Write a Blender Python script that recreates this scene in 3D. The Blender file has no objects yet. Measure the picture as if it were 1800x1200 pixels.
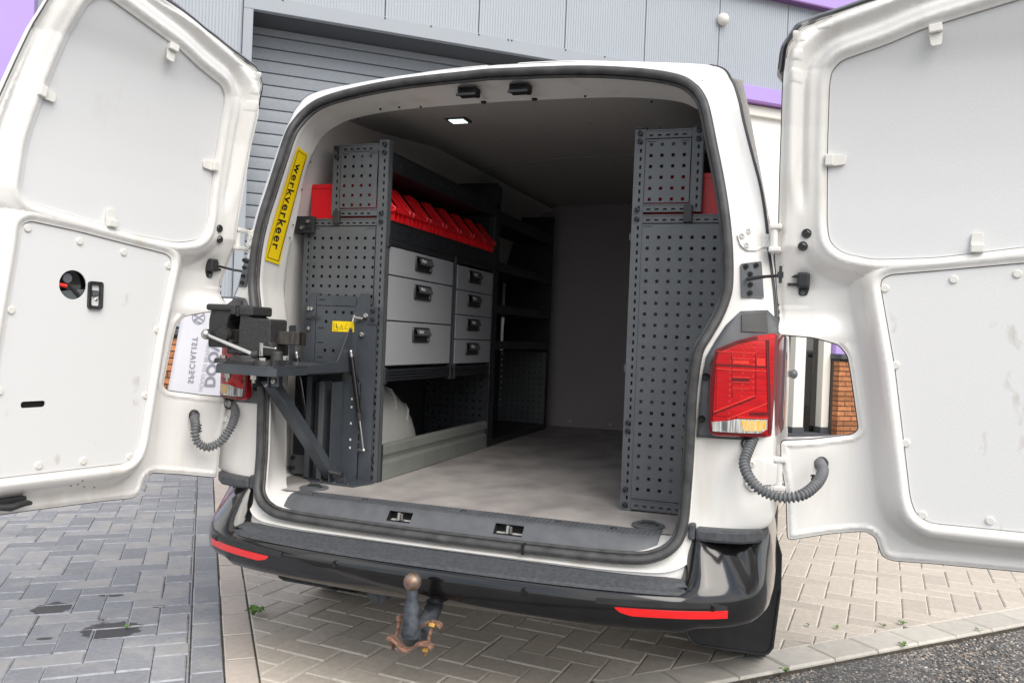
import bpy, math, random
import numpy as np
from mathutils import Vector, Matrix
from mathutils.geometry import delaunay_2d_cdt
random.seed(7); rng = np.random.default_rng(7)
SC = bpy.context.scene; COL = SC.collection
PI = math.pi; R = math.radians

# ------------------------------------------------------------------ camera
CAM = np.array([0.9830, -2.3398, 1.1208]); YAW, PIT, ROL = 0.3308, -0.0044, 0.0403
fw = Vector((-math.sin(YAW)*math.cos(PIT), math.cos(YAW)*math.cos(PIT), math.sin(PIT)))
rt = fw.cross(Vector((0, 0, 1))).normalized(); up = rt.cross(fw)
r2 = rt*math.cos(ROL)+up*math.sin(ROL); u2 = up*math.cos(ROL)-rt*math.sin(ROL)
cd = bpy.data.cameras.new('camera'); cam = bpy.data.objects.new('camera', cd); COL.objects.link(cam)
cd.sensor_width = 36.0; cd.lens = 1445.3/1800*36; cd.clip_start = .05; cd.clip_end = 3000
cam.matrix_world = Matrix(((r2.x, u2.x, -fw.x, CAM[0]), (r2.y, u2.y, -fw.y, CAM[1]), (r2.z, u2.z, -fw.z, CAM[2]), (0, 0, 0, 1)))
cd.dof.use_dof = True; cd.dof.focus_distance = 2.95; cd.dof.aperture_fstop = 9.0
SC.camera = cam
# ------------------------------------------------------------------ sky, sun, exposure
SUN_EL, SUN_AZ = R(48), math.atan2(-.65, .76)       # towards the sun: right of the van, a little behind the camera
sd = Vector((math.cos(SUN_EL)*math.cos(SUN_AZ), math.cos(SUN_EL)*math.sin(SUN_AZ), math.sin(SUN_EL)))
W = bpy.data.worlds.new("World"); SC.world = W; W.use_nodes = True
nt = W.node_tree; nt.nodes.clear()
o_ = nt.nodes.new('ShaderNodeOutputWorld'); bg = nt.nodes.new('ShaderNodeBackground'); bg.inputs[1].default_value = .12
sky = nt.nodes.new('ShaderNodeTexSky'); sky.sky_type = 'NISHITA'; sky.sun_disc = False
sky.sun_elevation = SUN_EL; sky.sun_rotation = math.atan2(sd.x, sd.y); sky.altitude = 0
sky.air_density = 1.0; sky.dust_density = 1.6; sky.ozone_density = 1.0
tc = nt.nodes.new('ShaderNodeTexCoord'); nz = nt.nodes.new('ShaderNodeTexNoise')
nz.inputs['Scale'].default_value = 2.6; nz.inputs['Detail'].default_value = 7; nz.inputs['Roughness'].default_value = .58
cr = nt.nodes.new('ShaderNodeValToRGB'); cr.color_ramp.elements[0].position = .40; cr.color_ramp.elements[1].position = .60
mx = nt.nodes.new('ShaderNodeMixRGB'); mx.inputs[2].default_value = (8.6, 8.5, 8.3, 1)
nt.links.new(tc.outputs['Generated'], nz.inputs['Vector']); nt.links.new(nz.outputs['Fac'], cr.inputs[0])
nt.links.new(cr.outputs[0], mx.inputs[0]); nt.links.new(sky.outputs[0], mx.inputs[1])
nt.links.new(mx.outputs[0], bg.inputs[0]); nt.links.new(bg.outputs[0], o_.inputs[0])
sl = bpy.data.lights.new('sun', 'SUN'); sl.energy = 2.2; sl.angle = R(50); sl.color = (1, .95, .87)
so = bpy.data.objects.new('sun', sl); COL.objects.link(so); so.rotation_euler = sd.to_track_quat('Z', 'Y').to_euler()
SC.view_settings.view_transform = 'Standard'; SC.view_settings.look = 'None'; SC.view_settings.gamma = 1
SC.view_settings.use_curve_mapping = False; SC.view_settings.exposure = .47
SC.render.engine = 'CYCLES'; SC.cycles.max_bounces = 8; SC.cycles.diffuse_bounces = 4

# ------------------------------------------------------------------ materials
def mat(name, col, rough=.5, metal=0., var=0., vs=8., bump=0., bs=200., coat=0., rv=0., col2=None, thr=None, spec=.5, rand=0., stretch=None, det=4):
    m = bpy.data.materials.new(name); m.use_nodes = True; t = m.node_tree; N = t.nodes; L = t.links
    b = N['Principled BSDF']; b.inputs['Roughness'].default_value = rough; b.inputs['Metallic'].default_value = metal
    b.inputs['Base Color'].default_value = (*col, 1); b.inputs['Coat Weight'].default_value = coat
    b.inputs['Coat Roughness'].default_value = .04; b.inputs['Specular IOR Level'].default_value = spec
    g = N.new('ShaderNodeNewGeometry'); src = g.outputs['Position']
    if stretch:
        mp = N.new('ShaderNodeMapping'); mp.inputs['Scale'].default_value = stretch; L.new(src, mp.inputs[0]); src = mp.outputs[0]
    out = None
    if var or col2:
        n = N.new('ShaderNodeTexNoise'); n.inputs['Scale'].default_value = vs; n.inputs['Detail'].default_value = det; L.new(src, n.inputs['Vector'])
        r = N.new('ShaderNodeValToRGB'); lo, hi = thr or (.3, .7)
        r.color_ramp.elements[0].position = lo; r.color_ramp.elements[1].position = hi
        c2 = col2 or tuple(c*(1-var) for c in col); c1 = col if col2 else tuple(min(1, c*(1+var)) for c in col)
        r.color_ramp.elements[0].color = (*c2, 1); r.color_ramp.elements[1].color = (*c1, 1)
        L.new(n.outputs['Fac'], r.inputs[0]); out = r.outputs[0]
        if rv:
            mr = N.new('ShaderNodeMapRange'); mr.inputs[3].default_value = rough-rv; mr.inputs[4].default_value = rough+rv
            L.new(n.outputs['Fac'], mr.inputs[0]); L.new(mr.outputs[0], b.inputs['Roughness'])
    if rand:
        oi = N.new('ShaderNodeObjectInfo'); hs = N.new('ShaderNodeMapRange'); hs.inputs[3].default_value = 1-rand; hs.inputs[4].default_value = 1+rand
        L.new(oi.outputs['Random'], hs.inputs[0]); mm = N.new('ShaderNodeMixRGB'); mm.blend_type = 'MULTIPLY'; mm.inputs[0].default_value = 1
        if out: L.new(out, mm.inputs[1])
        else: mm.inputs[1].default_value = (*col, 1)
        L.new(hs.outputs[0], mm.inputs[2]); out = mm.outputs[0]
    if out: L.new(out, b.inputs['Base Color'])
    if bump:
        n2 = N.new('ShaderNodeTexNoise'); n2.inputs['Scale'].default_value = bs; n2.inputs['Detail'].default_value = 3; L.new(g.outputs['Position'], n2.inputs['Vector'])
        bp = N.new('ShaderNodeBump'); bp.inputs['Strength'].default_value = bump; bp.inputs['Distance'].default_value = .002
        L.new(n2.outputs['Fac'], bp.inputs['Height']); L.new(bp.outputs[0], b.inputs['Normal'])
    return m
M = {}
M['white'] = mat('white_paint', (.80, .79, .77), .34, vs=7, col2=(.70, .67, .62), thr=(.24, .44), stretch=(1.8, 1.8, .35), coat=.4, det=8)
M['white_dirty'] = mat('white_paint_dirty', (.79, .77, .73), .42, vs=9, col2=(.66, .60, .52), thr=(.26, .50), stretch=(1.6, 1.6, .25), coat=.2)
M['white_in'] = mat('white_inner_paint', (.72, .71, .68), .4, var=.02, vs=4)
M['board'] = mat('white_hardboard', (.745, .752, .76), .55, vs=9, col2=(.69, .68, .66), thr=(.18, .34), bump=.2, bs=260, stretch=(1, 1, .6))
M['board_low'] = mat('scuffed_white_hardboard', (.75, .755, .76), .55, vs=16, col2=(.50, .47, .42), thr=(.20, .335), bump=.2, bs=260, stretch=(1, 1, .55), det=7)
M['clip'] = mat('cream_plastic', (.75, .74, .70), .4)
M['black'] = mat('black_plastic', (.028, .029, .031), .42, var=.2, vs=20, bump=.08, bs=600)
M['rubber'] = mat('black_rubber', (.06, .06, .062), .5, var=.35, vs=25, rv=.1)
M['gloss'] = mat('black_gloss_paint', (.007, .007, .008), .14, coat=.6, var=.3, vs=14, rv=.03)
M['pad'] = mat('grained_black_pad', (.085, .09, .10), .5, bump=.8, bs=600, vs=90, col2=(.06, .064, .072), thr=(.4, .6))
M['greyplastic'] = mat('grey_plastic', (.10, .106, .116), .5, var=.15, vs=20)
M['rack'] = mat('anthracite_metal', (.112, .119, .129), .42, var=.08, vs=14, bump=.1, bs=900, metal=.15, rv=.06)
M['rackdark_shade'] = mat('dark_rail_and_shade_metal', (.030, .033, .038), .4, var=.1, vs=14, metal=.2)  # dark rails; colour deepened further so the inner rack looks unlit
M['bracket'] = mat('blue_grey_metal', (.078, .088, .102), .36, var=.12, vs=10, metal=.35, bump=.08, bs=900)
M['drawer'] = mat('silver_drawer_front', (.47, .485, .515), .36, metal=.2, var=.02, vs=5)
M['handle'] = mat('drawer_handle_plastic', (.03, .032, .035), .3)
M['stopper'] = mat('grey_green_profile', (.27, .29, .27), .45, var=.08, vs=12, metal=.3)
M['red'] = mat('red_bin_plastic', (.76, .012, .020), .32, var=.06, vs=10)
M['floor'] = mat('grey_van_floor', (.40, .375, .36), .62, vs=4.2, col2=(.27, .25, .243), thr=(.34, .60), bump=.25, bs=300, stretch=(1.6, 1.1, 1), det=10)
M['ceil'] = mat('grey_felt', (.38, .37, .36), .9, var=.05, vs=120, bump=.3, bs=500)
M['bulk'] = mat('grey_bulkhead_lining', (.33, .305, .325), .8, var=.04, vs=3)
M['wall_in'] = mat('inner_wall_lining', (.70, .69, .67), .6, var=.03, vs=4)
M['shell'] = mat('white_arch_cover', (.72, .72, .69), .45, var=.03, vs=6)
M['chrome'] = mat('chrome', (.8, .8, .8), .12, metal=1)
M['steel'] = mat('zinc_steel', (.55, .54, .52), .3, metal=1, var=.15, vs=40)
M['iron'] = mat('cast_iron_black', (.05, .05, .052), .42, bump=1.0, bs=420, vs=300, col2=(.022, .022, .024), thr=(.4, .62))
M['bar_steel'] = mat('scratched_dark_steel', (.12, .11, .10), .32, metal=.7, vs=60, col2=(.05, .046, .042), thr=(.35, .65), stretch=(1, 1, .2))
M['rust'] = mat('rusty_steel', (.27, .14, .09), .8, col2=(.10, .055, .04), thr=(.35, .65), vs=70, bump=.4, bs=300)
M['brass'] = mat('brass_bolt', (.75, .45, .12), .35, metal=1)
M['ballm'] = mat('worn_ball_steel', (.30, .26, .235), .45, metal=.7, vs=70, col2=(.25, .15, .10), thr=(.35, .65), bump=.3, bs=300)
M['neck'] = mat('worn_black_neck', (.10, .115, .135), .5, vs=40, col2=(.035, .04, .05), thr=(.35, .65), metal=.3, bump=.3, bs=200)
M['hose'] = mat('grey_rubber_hose', (.17, .175, .185), .6, var=.15, vs=60)
M['tyre'] = mat('tyre_rubber', (.02, .02, .021), .75, var=.2, vs=30)
M['yellow'] = mat('yellow_sticker', (.95, .68, .0), .4)
M['ink'] = mat('black_ink', (.012, .01, .008), .5)
M['paint_print'] = mat('white_print', (.7, .7, .7), .5)
M['redlens'] = mat('red_lens', (.50, .003, .008), .17, coat=.6, var=.30, vs=5, stretch=(2, 2, 70), spec=.3)
M['lensside'] = mat('smoked_lens_side', (.16, .03, .035), .08, coat=1)
M['redlens2'] = mat('red_lens_bright', (.72, .03, .02), .2, coat=.3)
M['redlens3'] = mat('red_lens_deep', (.12, .002, .005), .2, coat=.3)
M['clearlens'] = mat('clear_lens', (.62, .62, .60), .12, coat=1, vs=220, col2=(.25, .25, .24), thr=(.4, .6), stretch=(1, 1, .05))
M['amber'] = mat('amber_lens', (.85, .42, .02), .15, coat=1, vs=220, col2=(.75, .6, .3), thr=(.4, .6), stretch=(1, 1, .05))
M['reflex'] = mat('red_reflector', (.80, .01, .012), .22, coat=1, var=.08, vs=300)
M['dark'] = mat('dark_hollow', (.008, .008, .008), .8)
M['gloss_grey'] = mat('glossy_grey_part', (.12, .13, .14), .2)
M['clad'] = mat('grey_cladding', (.385, .42, .465), .32, var=.03, vs=1.1, coat=.25, stretch=(1, 1, .3))
M['roller'] = mat('grey_door_slats', (.30, .33, .37), .5, vs=30, var=.05, bump=.2, bs=120)
M['trim'] = mat('grey_steel_trim', (.33, .36, .40), .45, var=.02, vs=3)
M['dtrim'] = mat('dark_grey_trim', (.07, .075, .085), .45)
M['purple'] = mat('lilac_panel', (.44, .31, .70), .45, var=.02, vs=2)
M['purple2'] = mat('deep_purple_panel', (.20, .09, .27), .45)
M['wframe'] = mat('white_window_frame', (.82, .80, .74), .4)
M['blind'] = mat('white_blind', (.86, .86, .84), .7)
M['room'] = mat('dim_room', (.55, .57, .52), .8, var=.3, vs=1.2)
M['curtain'] = mat('pale_green_mullion', (.55, .60, .50), .6)
M['brick'] = mat('orange_brick', (.52, .23, .095), .85, vs=26, col2=(.34, .12, .055), thr=(.3, .7), bump=.6, bs=160, rand=.28)
M['mortar'] = mat('dark_mortar', (.10, .085, .07), .9)
M['kerb'] = mat('kerb_concrete', (.52, .49, .44), .8, var=.07, vs=30, bump=.35, bs=350, rand=.06)
M['bpav'] = mat('beige_paver_concrete', (.53, .475, .41), .82, var=.09, vs=40, bump=.4, bs=420, rand=.10)
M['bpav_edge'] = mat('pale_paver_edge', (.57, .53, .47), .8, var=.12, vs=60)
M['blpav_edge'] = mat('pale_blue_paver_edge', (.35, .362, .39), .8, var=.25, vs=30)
M['spav'] = mat('pinkish_strip_concrete', (.53, .465, .41), .82, var=.07, vs=40, bump=.4, bs=420, rand=.06)
M['sand'] = mat('joint_sand', (.075, .065, .052), .95, var=.4, vs=60)
M['asphalt'] = mat('asphalt', (.15, .148, .145), .85, var=.3, vs=60, bump=.8, bs=160)
def asph():
    t = M['asphalt'].node_tree; N = t.nodes; L = t.links; b = N['Principled BSDF']; g = N.new('ShaderNodeNewGeometry')
    v = N.new('ShaderNodeTexVoronoi'); v.inputs['Scale'].default_value = 105; L.new(g.outputs['Position'], v.inputs['Vector'])
    sp = N.new('ShaderNodeSeparateColor'); L.new(v.outputs['Color'], sp.inputs[0]); r = N.new('ShaderNodeValToRGB'); r.color_ramp.interpolation = 'CONSTANT'; e = r.color_ramp.elements
    for i, (p, c) in enumerate(((0, (.085, .084, .085)), (.30, (.17, .162, .158)), (.55, (.26, .245, .23)), (.75, (.38, .35, .31)), (.88, (.30, .22, .17)), (.94, (.55, .53, .49)))):
        q = e[i] if i < 2 else e.new(p); q.position = p; q.color = (*c, 1)
    L.new(sp.outputs[0], r.inputs[0]); d = N.new('ShaderNodeMapRange'); d.inputs[1].default_value = .25; d.inputs[2].default_value = .62; d.inputs[3].default_value = 0; d.inputs[4].default_value = .85; L.new(v.outputs['Distance'], d.inputs[0])
    x = N.new('ShaderNodeMixRGB'); x.inputs[2].default_value = (.085, .085, .087, 1); L.new(d.outputs[0], x.inputs[0]); L.new(r.outputs[0], x.inputs[1]); L.new(x.outputs[0], b.inputs['Base Color'])
    bp = N.new('ShaderNodeBump'); bp.inputs['Strength'].default_value = .8; bp.inputs['Distance'].default_value = .004; bp.invert = True; L.new(v.outputs['Distance'], bp.inputs['Height']); L.new(bp.outputs[0], b.inputs['Normal'])
asph()
M['weed'] = mat('weed_green', (.10, .20, .03), .6, var=.3, vs=60)
M['leafbrown'] = mat('withered_brown', (.20, .11, .06), .7)
M['flag'] = mat('white_banner_cloth', (.72, .72, .77), .75, var=.04, vs=3)
M['flagink'] = mat('grey_print', (.28, .28, .33), .7)
M['flagink2'] = mat('pale_grey_print', (.50, .50, .55), .7)
M['emit'] = mat('lamp_diffuser', (.9, .9, .9), .5)
M['emit'].node_tree.nodes['Principled BSDF'].inputs['Emission Color'].default_value = (.85, 1, .95, 1)
M['emit'].node_tree.nodes['Principled BSDF'].inputs['Emission Strength'].default_value = 1.3
def glassmat(name, tint, f0=.10):
    m = bpy.data.materials.new(name); m.use_nodes = True; t = m.node_tree; t.nodes.clear()
    o = t.nodes.new('ShaderNodeOutputMaterial'); a = t.nodes.new('ShaderNodeBsdfTransparent'); a.inputs[0].default_value = (*tint, 1)
    g = t.nodes.new('ShaderNodeBsdfGlossy'); g.inputs['Roughness'].default_value = .02; g.inputs[0].default_value = (.95, .95, .95, 1)
    fr = t.nodes.new('ShaderNodeLayerWeight'); fr.inputs[0].default_value = f0; x = t.nodes.new('ShaderNodeMixShader')
    t.links.new(fr.outputs['Fresnel'], x.inputs[0]); t.links.new(a.outputs[0], x.inputs[1]); t.links.new(g.outputs[0], x.inputs[2]); t.links.new(x.outputs[0], o.inputs[0])
    return m
M['glass'] = glassmat('window_glass', (.75, .80, .76), .55)
M['clearcover'] = glassmat('clear_bin_cover', (.93, .93, .93), .25)
# blue-grey pavers: cream worn centres that differ stone by stone, and two dark wet stains with their own outline
def blue_paver_mat():
    m = mat('blue_grey_paver_concrete', (.27, .278, .30), .8, var=.10, vs=50, bump=.4, bs=420, rand=.14)
    t = m.node_tree; N = t.nodes; L = t.links; b = N['Principled BSDF']; src = b.inputs['Base Color'].links[0].from_socket
    g = N.new('ShaderNodeNewGeometry')
    n = N.new('ShaderNodeTexNoise'); n.inputs['Scale'].default_value = 7; n.inputs['Detail'].default_value = 5
    oi = N.new('ShaderNodeObjectInfo'); of = N.new('ShaderNodeVectorMath'); of.operation = 'MULTIPLY_ADD'; of.inputs[1].default_value = (37, 53, 71); L.new(oi.outputs['Random'], of.inputs[0]); L.new(g.outputs['Position'], of.inputs[2]); L.new(of.outputs[0], n.inputs['Vector']); ad = N.new('ShaderNodeMath'); ad.operation = 'ADD'
    sc = N.new('ShaderNodeMath'); sc.operation = 'MULTIPLY'; sc.inputs[1].default_value = .30; L.new(oi.outputs['Random'], sc.inputs[0])
    L.new(n.outputs['Fac'], ad.inputs[0]); L.new(sc.outputs[0], ad.inputs[1])
    r = N.new('ShaderNodeValToRGB'); r.color_ramp.elements[0].position = .62; r.color_ramp.elements[1].position = .85
    L.new(ad.outputs[0], r.inputs[0]); x = N.new('ShaderNodeMixRGB'); x.inputs[2].default_value = (.42, .395, .36, 1)
    ml = N.new('ShaderNodeMath'); ml.operation = 'MULTIPLY'; ml.inputs[1].default_value = .6; L.new(r.outputs[0], ml.inputs[0])
    L.new(ml.outputs[0], x.inputs[0]); L.new(src, x.inputs[1]); cur = x.outputs[0]
    n3 = N.new('ShaderNodeTexNoise'); n3.inputs['Scale'].default_value = 22; L.new(g.outputs['Position'], n3.inputs['Vector'])
    for (px, py, ax, ay) in ((-1.325, .025, .105, .095), (-1.70, .11, .075, .075), (-1.63, .33, .05, .02), (-1.36, .30, .03, .02), (-1.47, -.13, .03, .015)):
        v = N.new('ShaderNodeVectorMath'); v.operation = 'SUBTRACT'; v.inputs[1].default_value = (px, py, 0); L.new(g.outputs['Position'], v.inputs[0])
        mp = N.new('ShaderNodeMapping'); mp.vector_type = 'TEXTURE'; mp.inputs['Rotation'].default_value = (0, 0, R(32)); mp.inputs['Scale'].default_value = (ax, ay, 1); L.new(v.outputs[0], mp.inputs[0])
        ln = N.new('ShaderNodeVectorMath'); ln.operation = 'LENGTH'; L.new(mp.outputs[0], ln.inputs[0])
        a2 = N.new('ShaderNodeMath'); a2.operation = 'MULTIPLY_ADD'; a2.inputs[1].default_value = .7; L.new(n3.outputs['Fac'], a2.inputs[0]); L.new(ln.outputs['Value'], a2.inputs[2])
        lr = N.new('ShaderNodeMapRange'); lr.inputs[1].default_value = 1.26; lr.inputs[2].default_value = 1.34; lr.inputs[3].default_value = .8; lr.inputs[4].default_value = 0; L.new(a2.outputs[0], lr.inputs[0])
        y = N.new('ShaderNodeMixRGB'); y.inputs[2].default_value = (.028, .028, .029, 1); L.new(lr.outputs[0], y.inputs[0]); L.new(cur, y.inputs[1]); cur = y.outputs[0]
    L.new(cur, b.inputs['Base Color'])
    return m
M['blpav'] = blue_paver_mat()

# ------------------------------------------------------------------ mesh helpers
class MB:
    def __init__(s): s.v = []; s.f = []
    def add(s, vs, fs):
        n = len(s.v); s.v += [tuple(map(float, p)) for p in vs]; s.f += [tuple(i+n for i in f) for f in fs]; return s
    def box(s, x0, x1, y0, y1, z0, z1, rot=None, c=None):
        vs = [(x, y, z) for x in (x0, x1) for y in (y0, y1) for z in (z0, z1)]
        if rot is not None:
            c = Vector(c or ((x0+x1)/2, (y0+y1)/2, (z0+z1)/2)); vs = [tuple(rot @ (Vector(p)-c)+c) for p in vs]
        return s.add(vs, [(0, 1, 3, 2), (4, 6, 7, 5), (0, 4, 5, 1), (2, 3, 7, 6), (0, 2, 6, 4), (1, 5, 7, 3)])
    def prism(s, poly, f0, f1):      # poly: 2-D points; f0/f1 map a 2-D point to the two end faces
        n = len(poly); s.add([f0(p) for p in poly]+[f1(p) for p in poly],
              [tuple(range(n))[::-1], tuple(range(n, 2*n))]+[(i, (i+1) % n, n+(i+1) % n, n+i) for i in range(n)]); return s
    def tube(s, pts, rad, seg=10, closed=False, caps=True):
        pts = [Vector(p) for p in pts]; n = len(pts); rr = rad if hasattr(rad, '__len__') else [rad]*n
        vs = []; fs = []; ref = None
        for i, p in enumerate(pts):
            a = pts[(i-1) % n] if (closed or i > 0) else p; b = pts[(i+1) % n] if (closed or i < n-1) else p
            t = (b-a).normalized()
            if ref is None: ref = t.orthogonal().normalized()
            ref = (ref-t*ref.dot(t)).normalized(); bi = t.cross(ref)
            for k in range(seg):
                an = 2*PI*k/seg; vs.append(p+(ref*math.cos(an)+bi*math.sin(an))*rr[i])
        m = n if closed else n-1
        for i in range(m):
            j = (i+1) % n
            for k in range(seg): fs.append((i*seg+k, i*seg+(k+1) % seg, j*seg+(k+1) % seg, j*seg+k))
        if caps and not closed: fs += [tuple(range(seg))[::-1], tuple(range((n-1)*seg, n*seg))]
        return s.add(vs, fs)
    def cyl(s, a, b, r, seg=14, r2=None): return s.tube([a, b], [r, r if r2 is None else r2], seg)
    def sphere(s, c, r, seg=18, rings=12, sc=(1, 1, 1)):
        vs = [(c[0], c[1], c[2]+r*sc[2])]; fs = []
        for i in range(1, rings):
            th = PI*i/rings
            for k in range(seg):
                ph = 2*PI*k/seg; vs.append((c[0]+r*sc[0]*math.sin(th)*math.cos(ph), c[1]+r*sc[1]*math.sin(th)*math.sin(ph), c[2]+r*sc[2]*math.cos(th)))
        vs.append((c[0], c[1], c[2]-r*sc[2])); e = len(vs)-1
        for k in range(seg):
            fs.append((0, 1+k, 1+(k+1) % seg)); fs.append((e, e-seg+(k+1) % seg, e-seg+k))
        for i in range(rings-2):
            for k in range(seg):
                a = 1+i*seg+k; b = 1+i*seg+(k+1) % seg; fs.append((a, a+seg, b+seg, b))
        return s.add(vs, fs)
    def grid(s, rows, closed=False):      # rows: list of equal-length point lists
        n = len(rows[0]); vs = [p for r in rows for p in r]; fs = []; m = len(rows)
        for i in range(m if closed else m-1):
            j = (i+1) % m
            for k in range(n-1): fs.append((i*n+k, i*n+k+1, j*n+k+1, j*n+k))
        return s.add(vs, fs)
    def perf(s, x0, x1, z0, z1, hx, hz, hw, hh, y, t=.002):   # flat plate in XZ at y with square holes (centres hx x hz)
        xs = sorted({x0, x1} | {h+d for h in hx for d in (-hw/2, hw/2)}); zs = sorted({z0, z1} | {h+d for h in hz for d in (-hh/2, hh/2)})
        nx, nz_ = len(xs), len(zs)
        hole = lambda i, k: any(abs((xs[i]+xs[i+1])/2-h) < hw*.3 for h in hx) and any(abs((zs[k]+zs[k+1])/2-h) < hh*.3 for h in hz)
        vs = [(x, y+q, z) for q in (0, t) for x in xs for z in zs]; fs = []; H = [[hole(i, k) for k in range(nz_-1)] for i in range(nx-1)]
        id = lambda q, i, k: q*nx*nz_+i*nz_+k
        for i in range(nx-1):
            for k in range(nz_-1):
                if H[i][k]:
                    for (a, b) in (((i, k), (i+1, k)), ((i+1, k), (i+1, k+1)), ((i+1, k+1), (i, k+1)), ((i, k+1), (i, k))):
                        fs.append((id(0, *a), id(0, *b), id(1, *b), id(1, *a)))
                else:
                    fs.append((id(0, i, k), id(0, i+1, k), id(0, i+1, k+1), id(0, i, k+1))); fs.append((id(1, i, k), id(1, i, k+1), id(1, i+1, k+1), id(1, i+1, k)))
        return s.add(vs, fs)
    def xf(s, fn): s.v = [tuple(fn(p)) for p in s.v]; return s
WL = {}
def wl(o): return WL.get(o.name, Vector((0, 0, 0)))
def thing(name, label, cat, loc=(0, 0, 0), group=None):
    o = bpy.data.objects.new(name, None); COL.objects.link(o); o.location = loc; o.empty_display_size = .1
    o['label'] = label; o['category'] = cat; WL[o.name] = Vector(loc)
    if group: o['group'] = group
    return o
def obj(name, mb, m, parent=None, smooth=0, bevel=0, seg=2, label=None, cat=None, kind=None, group=None, mats=None, mi=None, sub=0):
    me = bpy.data.meshes.new(name); v = np.array(mb.v, float)
    c = (v.min(0)+v.max(0))/2
    if not parent: c[2] = v[:, 2].min()
    me.from_pydata((v-c).tolist(), [], mb.f); me.update()
    for q in (mats or [m]): me.materials.append(M[q] if isinstance(q, str) else q)
    if mi: me.polygons.foreach_set('material_index', mi)
    if smooth:
        me.polygons.foreach_set('use_smooth', [True]*len(me.polygons)); me.set_sharp_from_angle(angle=R(smooth))
    o = bpy.data.objects.new(name, me); COL.objects.link(o)
    p = wl(parent) if parent else Vector((0, 0, 0)); o.location = Vector(c)-p; WL[o.name] = Vector(c)
    if parent: o.parent = parent
    if bevel:
        b = o.modifiers.new('bevel', 'BEVEL'); b.width = bevel; b.segments = seg; b.limit_method = 'ANGLE'; b.angle_limit = R(40)
    if sub: q = o.modifiers.new('sub', 'SUBSURF'); q.levels = q.render_levels = sub
    if label: o['label'] = label
    if cat: o['category'] = cat
    if kind: o['kind'] = kind
    if group: o['group'] = group
    return o
def dup(o, parent, loc, rotz=0, name=None):
    c = o.copy(); COL.objects.link(c); c.parent = parent; c.location = Vector(loc)-(wl(parent) if parent else Vector((0, 0, 0))); c.rotation_euler = (0, 0, rotz); WL[c.name] = Vector(loc)
    for k in ('label', 'category', 'kind'):
        if k in c: del c[k]
    return c
def lathe(mb, prof, c, axis='y', seg=20):   # prof: (radius, offset along axis)
    A = {'x': (Vector((0, 1, 0)), Vector((0, 0, 1)), Vector((1, 0, 0))), 'y': (Vector((1, 0, 0)), Vector((0, 0, 1)), Vector((0, 1, 0))), 'z': (Vector((1, 0, 0)), Vector((0, 1, 0)), Vector((0, 0, 1)))}[axis]
    rows = [[Vector(c)+A[2]*h+(A[0]*math.cos(2*PI*k/seg)+A[1]*math.sin(2*PI*k/seg))*r for k in range(seg+1)] for r, h in prof]
    return mb.grid(rows)
def catmull(pts, n):
    P = [np.array(p, float) for p in pts]; P = [2*P[0]-P[1]]+P+[2*P[-1]-P[-2]]; out = []
    for i in range(1, len(P)-2):
        for k in range(n):
            t = k/n; a, b, c, d = P[i-1:i+3]
            out.append(.5*((2*b)+(c-a)*t+(2*a-5*b+4*c-d)*t*t+(3*b-a-3*c+d)*t**3))
    out.append(P[-2]); return out
def text_mesh(body, size, extrude=.0006, spacing=1.0, align='CENTER', bold=0.):
    cu = bpy.data.curves.new('text', 'FONT'); cu.body = body; cu.size = size; cu.extrude = extrude; cu.align_x = align; cu.align_y = 'CENTER'; cu.space_character = spacing; cu.offset = bold
    o = bpy.data.objects.new('text', cu); COL.objects.link(o); dg = bpy.context.evaluated_depsgraph_get(); me = bpy.data.meshes.new_from_object(o.evaluated_get(dg))
    mb = MB(); mb.add([v.co[:] for v in me.vertices], [tuple(p.vertices) for p in me.polygons]); bpy.data.objects.remove(o); bpy.data.curves.remove(cu); bpy.data.meshes.remove(me)
    return mb
def rring(cx, cz, r, seg=20): return [(cx+r*math.cos(2*PI*k/seg), cz+r*math.sin(2*PI*k/seg)) for k in range(seg)]
# ================================================================== GROUND
A40 = R(39.5); TX, TY = math.cos(A40), math.sin(A40)          # along the facade; strips run at right angles to it
def clip(poly, n, c, keep=1):          # keep side where n.p >= c
    out = []
    for i in range(len(poly)):
        a, b = poly[i-1], poly[i]; da = a[0]*n[0]+a[1]*n[1]-c; db = b[0]*n[0]+b[1]*n[1]-c
        if (da >= 0) != (db >= 0): t = da/(da-db); out.append((a[0]+(b[0]-a[0])*t, a[1]+(b[1]-a[1])*t))
        if db >= 0: out.append(b)
    return out
def brick_mb(poly, z=0., h=.05, bev=.0055, dz=.005, gap=.0012):
    cx = sum(p[0] for p in poly)/len(poly); cy = sum(p[1] for p in poly)/len(poly)
    def off(d):
        res = []; n = len(poly)
        for i in range(n):
            p0, p1, p2 = poly[i-1], poly[i], poly[(i+1) % n]
            e1 = Vector((p1[0]-p0[0], p1[1]-p0[1])).normalized(); e2 = Vector((p2[0]-p1[0], p2[1]-p1[1])).normalized()
            n1 = Vector((-e1.y, e1.x)); n2 = Vector((-e2.y, e2.x)); k = max(.35, 1+n1.dot(n2)); q = (n1+n2)*(d/k); res.append((p1[0]+q.x, p1[1]+q.y))
        return res
    a = off(gap+bev); b = off(gap); n = len(poly); mb = MB()
    mb.add([(x, y, z) for x, y in a]+[(x, y, z-dz) for x, y in b]+[(x, y, z-h) for x, y in b],
           [tuple(range(n))]+[(i, n+i, n+(i+1) % n, (i+1) % n) for i in range(n)]+[(n+i, 2*n+i, 2*n+(i+1) % n, n+(i+1) % n) for i in range(n)])
    return mb
def area(p): return .5*sum(p[i-1][0]*p[i][1]-p[i][0]*p[i-1][1] for i in range(len(p)))
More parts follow.
